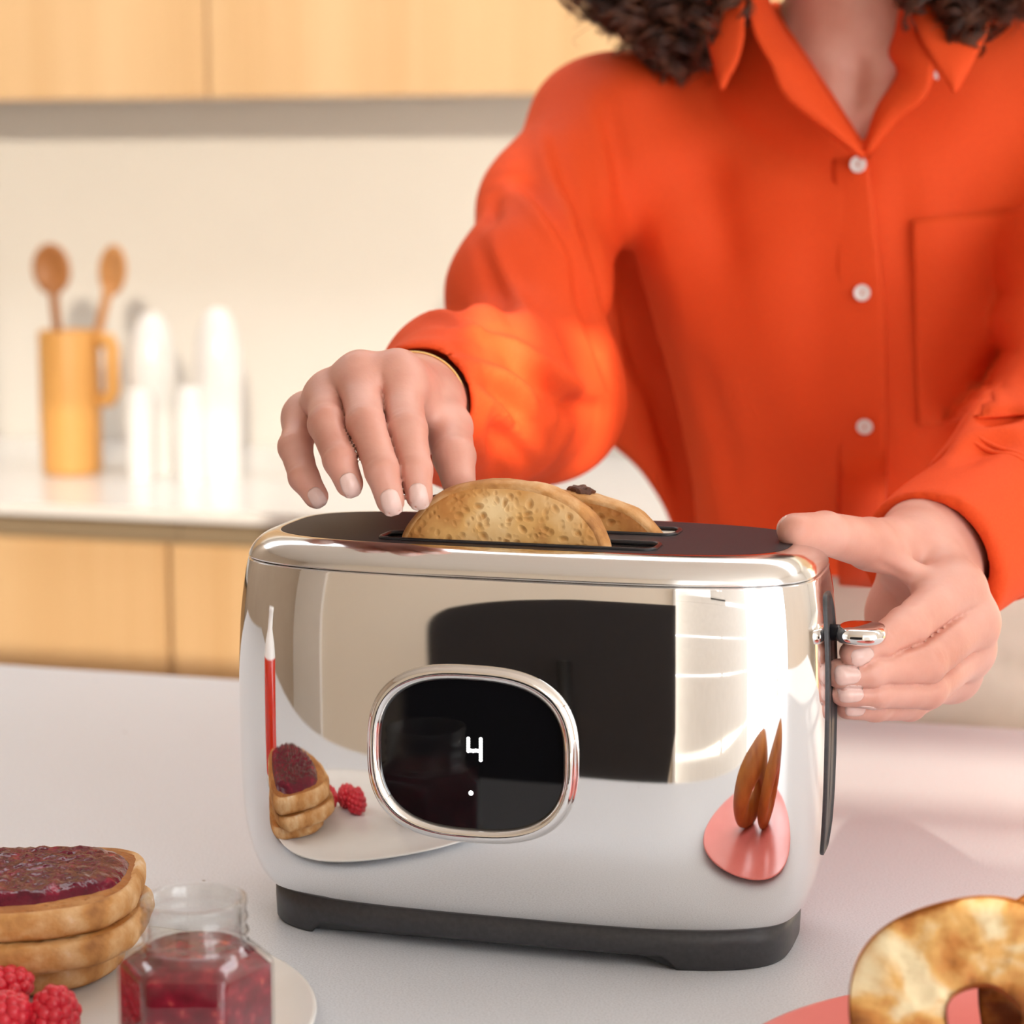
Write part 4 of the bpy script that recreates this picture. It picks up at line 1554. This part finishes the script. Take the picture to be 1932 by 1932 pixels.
def hand(lo, hi, wrist, fore, palm, fingers, res=.0013, kpalm=.011, extra=(), webs=()):
    H = Field(lo, hi, res)
    H.cone(fore, wrist[0], wrist[2] * 1.08, wrist[2], .012)
    for a, b_, r1, r2 in palm:
        H.cone(a, b_, r1, r2, .014)
    for c, rad in extra:
        H.ell(c, rad, .012)
    base = H.v.copy()
    total = base.copy()
    allf = []
    for chain in fingers:
        f_ = np.full(H.v.shape, 1.0, np.float32)
        for (a, ra), (b_, rb_) in zip(chain[:-1], chain[1:]):
            H.cone(a, b_, ra, rb_, .0025, arr=f_)
        # knuckle swelling and soft finger pad
        for (a, ra) in chain[1:-1]:
            H.ell(a, (ra * 1.0,) * 3, .0015, arr=f_)
        total = H.smin(total, H.smin(base, f_, kpalm), .0010)
        allf.append(f_)
    for f_, g_ in zip(allf[:3], allf[1:4]):      # creases where neighbouring fingers lie together
        mk = np.clip(1 - np.maximum(f_, g_) / .005, 0, 1)
        total += (.0014 * mk * np.exp(-((f_ - g_) / .0018) ** 2)).astype(np.float32)
    H.v = total
    return H


def q3(lst):
    return [(ony(x, y, Y_), r) for x, y, Y_, r in lst]


# person's right hand, lifting the toast (left in the picture)
I = q3([(752, 716, .006, .0112), (768, 812, -.030, .0100), (783, 887, -.048, .0084), (790, 934, -.0520, .0070)])
Md = q3([(678, 718, .000, .0112), (690, 800, -.038, .0098), (722, 888, -.057, .0086), (737, 944, -.060, .0072)])
Rg = q3([(618, 752, .004, .0106), (617, 800, -.034, .0094), (642, 868, -.054, .0083), (659, 912, -.056, .0070)])
Pk = q3([(574, 788, .016, .0096), (557, 843, -.014, .0086), (573, 900, -.030, .0075), (596, 936, -.031, .0064)])
Th = q3([(818, 756, .060, .0135), (846, 808, .034, .0122), (857, 862, .004, .0108), (866, 912, -.010, .0086)])
WRc = WR_R
palm = [(WRc, I[0][0], .021, .0118), (WRc, Md[0][0], .021, .0118), (WRc + np.array([-.008, 0, -.004]), Rg[0][0], .019, .0110), (WRc + np.array([-.012, .002, -.010]), Pk[0][0], .018, .0098),
        (WRc, Th[0][0], .020, .0138), (Th[0][0], I[0][0], .009, .008), (Th[1][0], (I[0][0] + I[1][0]) / 2 * .35 + I[0][0] * .65, .006, .006),
        ((WRc + Md[0][0]) / 2, (I[0][0] + Rg[0][0]) / 2, .017, .012)]
HR = hand((-.22, -.085, .155), (-.02, .20, .31), (WRc, 0, .0225), WRc - dR * .10, palm, [I, Md, Rg, Pk, Th])
# knuckles and tendons on the back of the hand, skin folds at the finger joints
for c_ in (I, Md, Rg, Pk):
    k_ = c_[0][0] + np.array([0, -.002, c_[0][1] * .9])
    HR.fold([k_, k_ + np.array([0, .0005, 0])], .0022, .0065, False)
for c_ in (I, Md, Rg, Pk):
    p0 = c_[1][0]
    dd = c_[2][0] - c_[0][0]
    dd /= np.linalg.norm(dd)
    side = np.cross(dd, [0, 1, 0])
    side /= np.linalg.norm(side)
    nrm = np.cross(side, dd)
    nrm = nrm if nrm[1] < 0 else -nrm
    for o_ in (-.0032, 0, .0032):
        c0 = p0 + dd * o_ + nrm * c_[1][1] * 1.02
        HR.fold([c0 - side * .0048, c0 + nrm * .001, c0 + side * .0048], -.00075, .0011)
    p0 = c_[2][0] + nrm * c_[2][1]
    HR.fold([p0 - side * .004, p0 + side * .004], -.0006, .0011)
hv1, hq1 = HR.surface()
hv1 = relax(hv1, hq1, 2)

# person's left hand, fingers round the lever, thumb on the rim
I2 = q3([(1803, 1112, .088, .0130), (1712, 1183, .036, .0110), (1655, 1219, .012, .0092), (1612, 1236, -.002, .0078)])
M2 = q3([(1832, 1172, .092, .0130), (1742, 1252, .036, .0114), (1640, 1264, .006, .0096), (1588, 1271, -.002, .0082)])
R2 = q3([(1826, 1228, .100, .0122), (1748, 1298, .044, .0106), (1650, 1303, .012, .0090), (1594, 1305, .002, .0076)])
P2 = q3([(1796, 1272, .112, .0112), (1715, 1326, .062, .0092), (1652, 1330, .028, .0082), (1600, 1331, .014, .0070)])
T2 = q3([(1722, 1028, .118, .0160), (1640, 1026, .068, .0132), (1556, 1006, .026, .0108), (1500, 1002, .004, .0090)])
W2 = WR_L
rad_ = ony(1742, 1022, .145)
uln = ony(1752, 1105, .160)
hyp = ony(1705, 1160, .135)
palm2 = [(rad_, I2[0][0], .0165, .0125), (W2, M2[0][0], .020, .0128), (uln, R2[0][0], .018, .0122), (uln, P2[0][0], .018, .0112), (uln, hyp, .019, .0165), (hyp, P2[0][0], .0165, .0112),
         (rad_, T2[0][0], .0185, .0160), (rad_, uln, .019, .019), (T2[0][0], I2[0][0], .0085, .0085), (T2[1][0], I2[0][0] * .8 + I2[1][0] * .2, .0055, .0065),
         (T2[0][0], hyp, .012, .013)]
HL = hand((.10, -.035, .10), (.30, .27, .255), (W2, 0, .026), W2 - dL * .10, palm2, [I2, M2, R2, P2, T2])
for c_ in (I2, M2, R2):
    for q_, am in ((1, -.0007), (2, -.0006)):
        p0 = c_[q_][0]
        dd = c_[q_ + 1][0] - c_[q_ - 1][0]
        dd /= np.linalg.norm(dd)
        nrm = CAM - p0
        nrm -= dd * (nrm @ dd)
        nrm /= np.linalg.norm(nrm)
        side = np.cross(nrm, dd)
        for o_ in (-.003, 0, .003):
            c0 = p0 + dd * o_ + nrm * c_[q_][1]
            HL.fold([c0 - side * .005, c0 + side * .005], am, .0011)
for pp in ([(1655, 1060), (1700, 1085), (1745, 1095)], [(1640, 1085), (1680, 1120), (1700, 1150)], [(1700, 1040), (1760, 1060)]):
    h_ = HL.hits(pp)
    if len(h_) > 1:
        HL.fold(h_, -.0012, .002)
hv2, hq2 = HL.surface()
hv2 = relax(hv2, hq2, 2)

# ------------------------------------------------------------------ head, neck, chest and arms (skin)
K = Field((-.03, .36, .24), (.22, .76, .80), .0032)
K.cone((.092, .600, .36), (.090, .570, .50), .060, .050, .03)
K.cone((.090, .570, .50), (.088, .545, .60), .050, .050, .02)
K.ell((.096, .590, .335), (.155, .108, .165), .05)
K.ell((.088, .520, .665), (.072, .092, .105), .02)        # skull
K.ell((.088, .490, .615), (.056, .066, .062), .03)        # jaw
K.ell((.088, .432, .578), (.018, .014, .014), .02)        # chin
K.cone((.088, .430, .660), (.088, .412, .632), .009, .012, .010)   # nose
K.ell((.078, .420, .628), (.007, .009, .006), .005)
K.ell((.098, .420, .628), (.007, .009, .006), .005)
for s_x in (-1, 1):
    K.ell((.088 + s_x * .031, .432, .666), (.017, .014, .012), .010, sub=True)   # eye socket
    K.ell((.088 + s_x * .031, .440, .664), (.0135, .0125, .0115), .004)          # lid and eye
    K.cone((.088 + s_x * .015, .428, .684), (.088 + s_x * .046, .440, .684), .006, .005, .010)   # brow
    K.ell((.088 + s_x * .074, .530, .655), (.010, .018, .030), .006)             # ear
K.cone((.070, .430, .603), (.106, .430, .603), .0055, .0055, .006)               # lips
K.cone((.072, .430, .594), (.104, .430, .594), .006, .006, .004)
# collar bones, throat
K.fold([(.090, .505, .425), (.060, .500, .440), (.02, .51, .450)], .005, .010)
K.fold([(.094, .505, .425), (.130, .500, .440), (.17, .51, .450)], .005, .010)
K.fold([(.092, .515, .47), (.092, .500, .425)], -.006, .010)
K.fold([(.062, .540, .53), (.070, .520, .47), (.084, .505, .43)], .004, .009)
K.fold([(.122, .540, .53), (.112, .520, .47), (.100, .505, .43)], .004, .009)
kv, kq = K.surface()
kv = relax(kv, kq, 2)
# arms inside the sleeves and hidden trunk, coarse, overlapping the other pieces of the same body
Bd = Field((-.14, .08, .02), (.34, .80, .46), .007)
Bd.ell((.105, .610, .30), (.110, .085, .15), .02)
Bd.ell((.100, .660, .12), (.125, .095, .15), .06)
for s_, e_, w_ in ((SH_R, EL_R, WR_R), (SH_L, EL_L, WR_L)):
    Bd.cone(e_, w_, .036, .024, .02)
for (a_, ra_), (b_, rb_) in zip(ARM[:-1], ARM[1:]):
    Bd.cone(a_, b_, ra_ - .012, rb_ - .018, .01)
Bd.cone(SH_L, EL_L, .036, .034, .02)
bv, bq = Bd.surface()
off1, off2, off3 = len(hv1), len(hv1) + len(hv2), len(hv1) + len(hv2) + len(kv)
body = own(quad_obj('body', np.concatenate([hv1, hv2, kv, bv]), np.concatenate([hq1, hq2 + off1, kq + off2, bq + off3]), 'skin'))
body['label'] = 'bare neck, chest and two hands, one at the toast, one at the lever'
for s_x in (-1, 1):
    bm = bmesh.new()
    bmesh.ops.create_uvsphere(bm, u_segments=16, v_segments=10, radius=.0098, matrix=Matrix.Translation((.088 + s_x * .031, .4335, .6645)))
    own(bm_obj('eye', bm, 'eye'))


# ------------------------------------------------------------------ fingernails
def nail(H, chain, w, l, toward, shift=0.15):
    (a, ra), (b_, rb_) = chain[-2], chain[-1]
    d_ = b_ - a
    d_ /= np.linalg.norm(d_)
    n_ = np.array(toward, float)
    n_ -= d_ * (n_ @ d_)
    n_ /= np.linalg.norm(n_)
    sd_ = np.cross(d_, n_)
    c_ = b_ + d_ * rb_ * shift
    V_, F_ = [], []
    NU, NV = 11, 13
    for side_ in (0, 1):
        for i in range(NU):
            for j in range(NV):
                u = -1 + 2 * i / (NU - 1)
                t = -1 + 2 * j / (NV - 1)
                wid = w * (1 - .12 * max(0, -t)) * math.sqrt(max(0, 1 - max(0, abs(t) - .55) ** 2 / .24))
                p = c_ + d_ * (l * t) + sd_ * (wid * u)
                # march outwards to the skin
                ts = np.linspace(.016, -.004, 60)
                val = H.sample(p + ts[:, None] * n_)
                h_ = np.where(val < 0)[0]
                t0 = ts[h_[0]] if len(h_) else 0
                V_.append(p + n_ * (t0 + (.0006 - .0003 * abs(u) if side_ == 0 else -.0006)))
    V_ = np.array(V_)
    f0 = lambda s_, i, j: s_ * NU * NV + i * NV + j
    for i in range(NU - 1):
        for j in range(NV - 1):
            F_.append((f0(0, i, j), f0(0, i + 1, j), f0(0, i + 1, j + 1), f0(0, i, j + 1)))
            F_.append((f0(1, i, j), f0(1, i, j + 1), f0(1, i + 1, j + 1), f0(1, i + 1, j)))
    for i in range(NU - 1):
        for j in (0, NV - 1):
            F_.append((f0(0, i, j), f0(0, i + 1, j), f0(1, i + 1, j), f0(1, i, j)))
    for j in range(NV - 1):
        for i in (0, NU - 1):
            F_.append((f0(0, i, j), f0(0, i, j + 1), f0(1, i, j + 1), f0(1, i, j)))
    bm = bmesh.new()
    vs = [bm.verts.new(tuple(p)) for p in V_]
    for f_ in F_:
        bm.faces.new([vs[q] for q in f_])
    own(bm_obj('fingernail', bm, 'nail'))


cd = lambda p: CAM - p
nail(HR, I, .0047, .0058, cd(I[-1][0]) + np.array([-.1, 0, .25]), .25)
nail(HR, Md, .0048, .0060, cd(Md[-1][0]) + np.array([-.1, 0, .25]), .25)
nail(HR, Rg, .0045, .0056, cd(Rg[-1][0]) + np.array([-.1, 0, .25]), .25)
nail(HR, Pk, .0040, .0048, cd(Pk[-1][0]) + np.array([-.15, 0, .25]), .25)
nail(HL, I2, .0044, .0058, cd(I2[-1][0]) + np.array([0, 0, -.30]), .1)
nail(HL, M2, .0050, .0062, cd(M2[-1][0]) + np.array([0, 0, -.15]), .0)
nail(HL, R2, .0046, .0060, cd(R2[-1][0]) + np.array([0, 0, -.15]), .0)
nail(HL, P2, .0040, .0054, cd(P2[-1][0]) + np.array([0, 0, -.25]), .0)
nail(HL, T2, .0055, .0065, (0.05, 1.0, .05), .1)

# thin gold bracelet on the wrist at the toast
a1 = np.cross(dR, [0, 0, 1.0])
a1 /= np.linalg.norm(a1)
a2 = np.cross(dR, a1)
c0 = WR_R + dR * .016
bp_ = []
for t in np.linspace(0, 2 * math.pi, 72, endpoint=False):
    dr = math.cos(t) * a1 + math.sin(t) * a2
    o_ = c0 + dR * (.010 * math.cos(t) + .006 * math.sin(t))
    ts = np.linspace(.060, .012, 120)
    h_ = np.where(HR.sample(o_ + ts[:, None] * dr) < 0)[0]
    bp_.append(o_ + dr * ((ts[h_[0]] if len(h_) else .026) + .0012))
bp_ = np.array(bp_)
for _ in range(4):
    bp_ = (np.roll(bp_, 1, 0) + 2 * bp_ + np.roll(bp_, -1, 0)) / 4
br = own(tube('bracelet', bp_, .0006, 'gold', None, 8, True))
br['label'] = 'thin gold bracelet'

# ------------------------------------------------------------------ trousers and shoes
Q = Field((-.13, .46, ZF - .02), (.34, .86, .16), .0075)
Q.ell((.102, .655, .03), (.158, .135, .17), .02)
for s_x in (-1, 1):
    Q.cone((.102 + s_x * .075, .655, -.05), (.102 + s_x * .085, .665, -.45), .088, .068, .05)
    Q.cone((.102 + s_x * .085, .665, -.45), (.102 + s_x * .085, .68, -.82), .068, .060, .03)
X, Y, Z = Q.grid((slice(None),) * 3)
Q.v = np.maximum(Q.v, (Z - .135).astype(np.float32) + 0 * X + 0 * Y)
for pp in ([(1932, 1190), (1900, 1200), (1885, 1235), (1900, 1262), (1932, 1270)],):
    h_ = Q.hits(pp)
    if len(h_) > 1:
        Q.fold(h_, -.006, .009, False)
qv, qq_ = Q.surface()
tr = own(quad_obj('trousers', relax(qv, qq_, 2), qq_, 'trouser'))
tr['label'] = 'cream cotton trousers'
for s_x in (-1, 1):
    F2 = Field((.102 + s_x * .087 - .07, .50, ZF - .01), (.102 + s_x * .087 + .07, .78, ZF + .13), .006)
    F2.cone((.102 + s_x * .087, .70, ZF + .045), (.102 + s_x * .090, .58, ZF + .034), .044, .036, .02)
    F2.cone((.102 + s_x * .087, .70, ZF + .05), (.102 + s_x * .087, .69, ZF + .10), .042, .040, .02)
    X, Y, Z = F2.grid((slice(None),) * 3)
    F2.v = np.maximum(F2.v, (ZF - Z + .0005).astype(np.float32) + 0 * X + 0 * Y)
    a_, b_ = F2.surface()
    own(quad_obj('shoe', a_, b_, 'shoe'))

# ------------------------------------------------------------------ curly hair
hr = np.random.default_rng(12)
HV, HF = [], []


def strand(P, r, sides=4):
    v_, f_ = tube_data(P, r, sides)
    o_ = len(HV)
    HV.extend([tuple(q) for q in v_])
    HF.extend([tuple(o_ + q for q in g) for g in f_])


def lock(p0, p1, sag, rad, turns, n_str, thick, n=46):
    """a corkscrew lock from p0 to p1: strands winding round one axis"""
    p0, p1 = np.array(p0, float), np.array(p1, float)
    d_ = p1 - p0
    L = np.linalg.norm(d_)
    d_ /= L
    a_ = np.cross(d_, [.3, .9, .1])
    a_ /= np.linalg.norm(a_)
    b_ = np.cross(d_, a_)
    ph = hr.random() * 6.28
    sgn = 1 if hr.random() < .5 else -1
    t = np.linspace(0, 1, n)
    for k in range(n_str):
        o_ = hr.normal(size=3) * rad * .16
        ph2 = ph + hr.normal() * .35
        rr = rad * (.35 + .65 * np.sin(np.pi * np.clip(t * .8 + .15, 0, 1))) * (1 + hr.normal() * .16)
        an = sgn * 2 * np.pi * turns * t + ph2
        P = p0 + d_ * (L * t)[:, None] + rr[:, None] * (np.cos(an)[:, None] * a_ + np.sin(an)[:, None] * b_) + o_ + np.array(sag) * (np.sin(np.pi * t) * .5)[:, None]
        strand(P, np.linspace(thick, thick * .5, n), 4)


HC = np.array([.088, .535, .665])
for i in range(210):
    # locks rooted on the scalp, falling round the face to the shoulders
    a = hr.uniform(-2.75, 2.75) + math.pi / 2          # skip the face, which looks to -Y
    el = hr.uniform(-.1, 1.2)
    rt = HC + np.array([.078 * math.cos(a) * math.cos(el), .090 * math.sin(a) * math.cos(el), .105 * math.sin(el)])
    out = np.array([math.cos(a), math.sin(a) * .8, 0])
    if a < .1 - .9 + math.pi / 2 - 1.2 or True:
        tip = rt + out * hr.uniform(.05, .105) + np.array([0, 0, -hr.uniform(.06, .17) - .05 * math.sin(el)])
    if abs(tip[0] - .088) < .075 and tip[1] < .50:
        continue
    lock(rt, tip, out * .03, hr.uniform(.008, .015), hr.uniform(1.6, 3.2), 7, .0011)
# the two sides that hang into the picture
for i in range(120):
    px, py = hr.uniform(1105, 1395), hr.uniform(-160, 60)
    low = 18 + 125 * math.exp(-((px - 1290) / 75) ** 2) + 25 * math.exp(-((px - 1180) / 60) ** 2)
    Yh = hr.uniform(.468, .56)
    p0 = ony(px + hr.normal() * 20, min(py, low - 90), Yh + .01)
    p1 = ony(px + hr.normal() * 16, low + hr.normal() * 14, Yh)
    lock(p0, p1, (hr.normal() * .01, -.004, 0), hr.uniform(.006, .0125), hr.uniform(1.4, 2.8), 15, .00055)
for i in range(90):
    px, py = hr.uniform(1715, 1990), hr.uniform(-170, 10)
    low = 22 + 62 * math.exp(-((px - 1825) / 45) ** 2) + 20 * math.exp(-((px - 1740) / 40) ** 2)
    Yh = hr.uniform(.455, .55)
    p0 = ony(px + hr.normal() * 20, min(py, low - 85), Yh + .01)
    p1 = ony(px + hr.normal() * 14, low + hr.normal() * 10, Yh)
    lock(p0, p1, (hr.normal() * .01, -.004, 0), hr.uniform(.006, .012), hr.uniform(1.4, 2.6), 15, .00055)
for i in range(60):
    s_x = hr.random() < .62
    px = hr.uniform(1078, 1380) if s_x else hr.uniform(1740, 1932)
    py = hr.uniform(-60, 20)
    Yh = hr.uniform(.46, .55)
    lock(ony(px, py - 60, Yh), ony(px + hr.normal() * 22, py + hr.uniform(50, 110), Yh), (0, 0, 0), hr.uniform(.006, .014), hr.uniform(.8, 1.8), 1, .00032, 40)
me = bpy.data.meshes.new('hair')
HVa = np.array(HV, np.float32)
quads_ = np.array([g for g in HF if len(g) == 4], np.int64)
hair = own(quad_obj('hair', HVa, quads_, 'hair'))
hair['label'] = 'shoulder length curly dark brown hair'
# dense inner mass of curls
G_ = Field((-.12, .44, .44), (.32, .72, .84), .008)
G_.ell(HC + np.array([0, .03, .02]), (.098, .085, .115), .02)
for c_, r_ in ((ony(1260, -10, .535), .030), (ony(1300, 45, .525), .026), (ony(1215, -40, .55), .034), (ony(1290, -120, .56), .05), (ony(1820, -30, .51), .026), (ony(1900, -60, .53), .034), (ony(1850, -140, .55), .05),
               (ony(1330, 80, .515), .014), (ony(1265, 90, .515), .013)):
    G_.ell(c_, (r_, r_, r_), .02)
X, Y, Z = G_.grid((slice(None),) * 3)
G_.v += (.006 * np.sin(150 * X + 40 * Z) * np.sin(140 * Z + 30 * Y) * np.sin(120 * Y)).astype(np.float32)
a_, b_ = G_.surface()
hc = own(quad_obj('hair_mass', a_, b_, 'hair'))
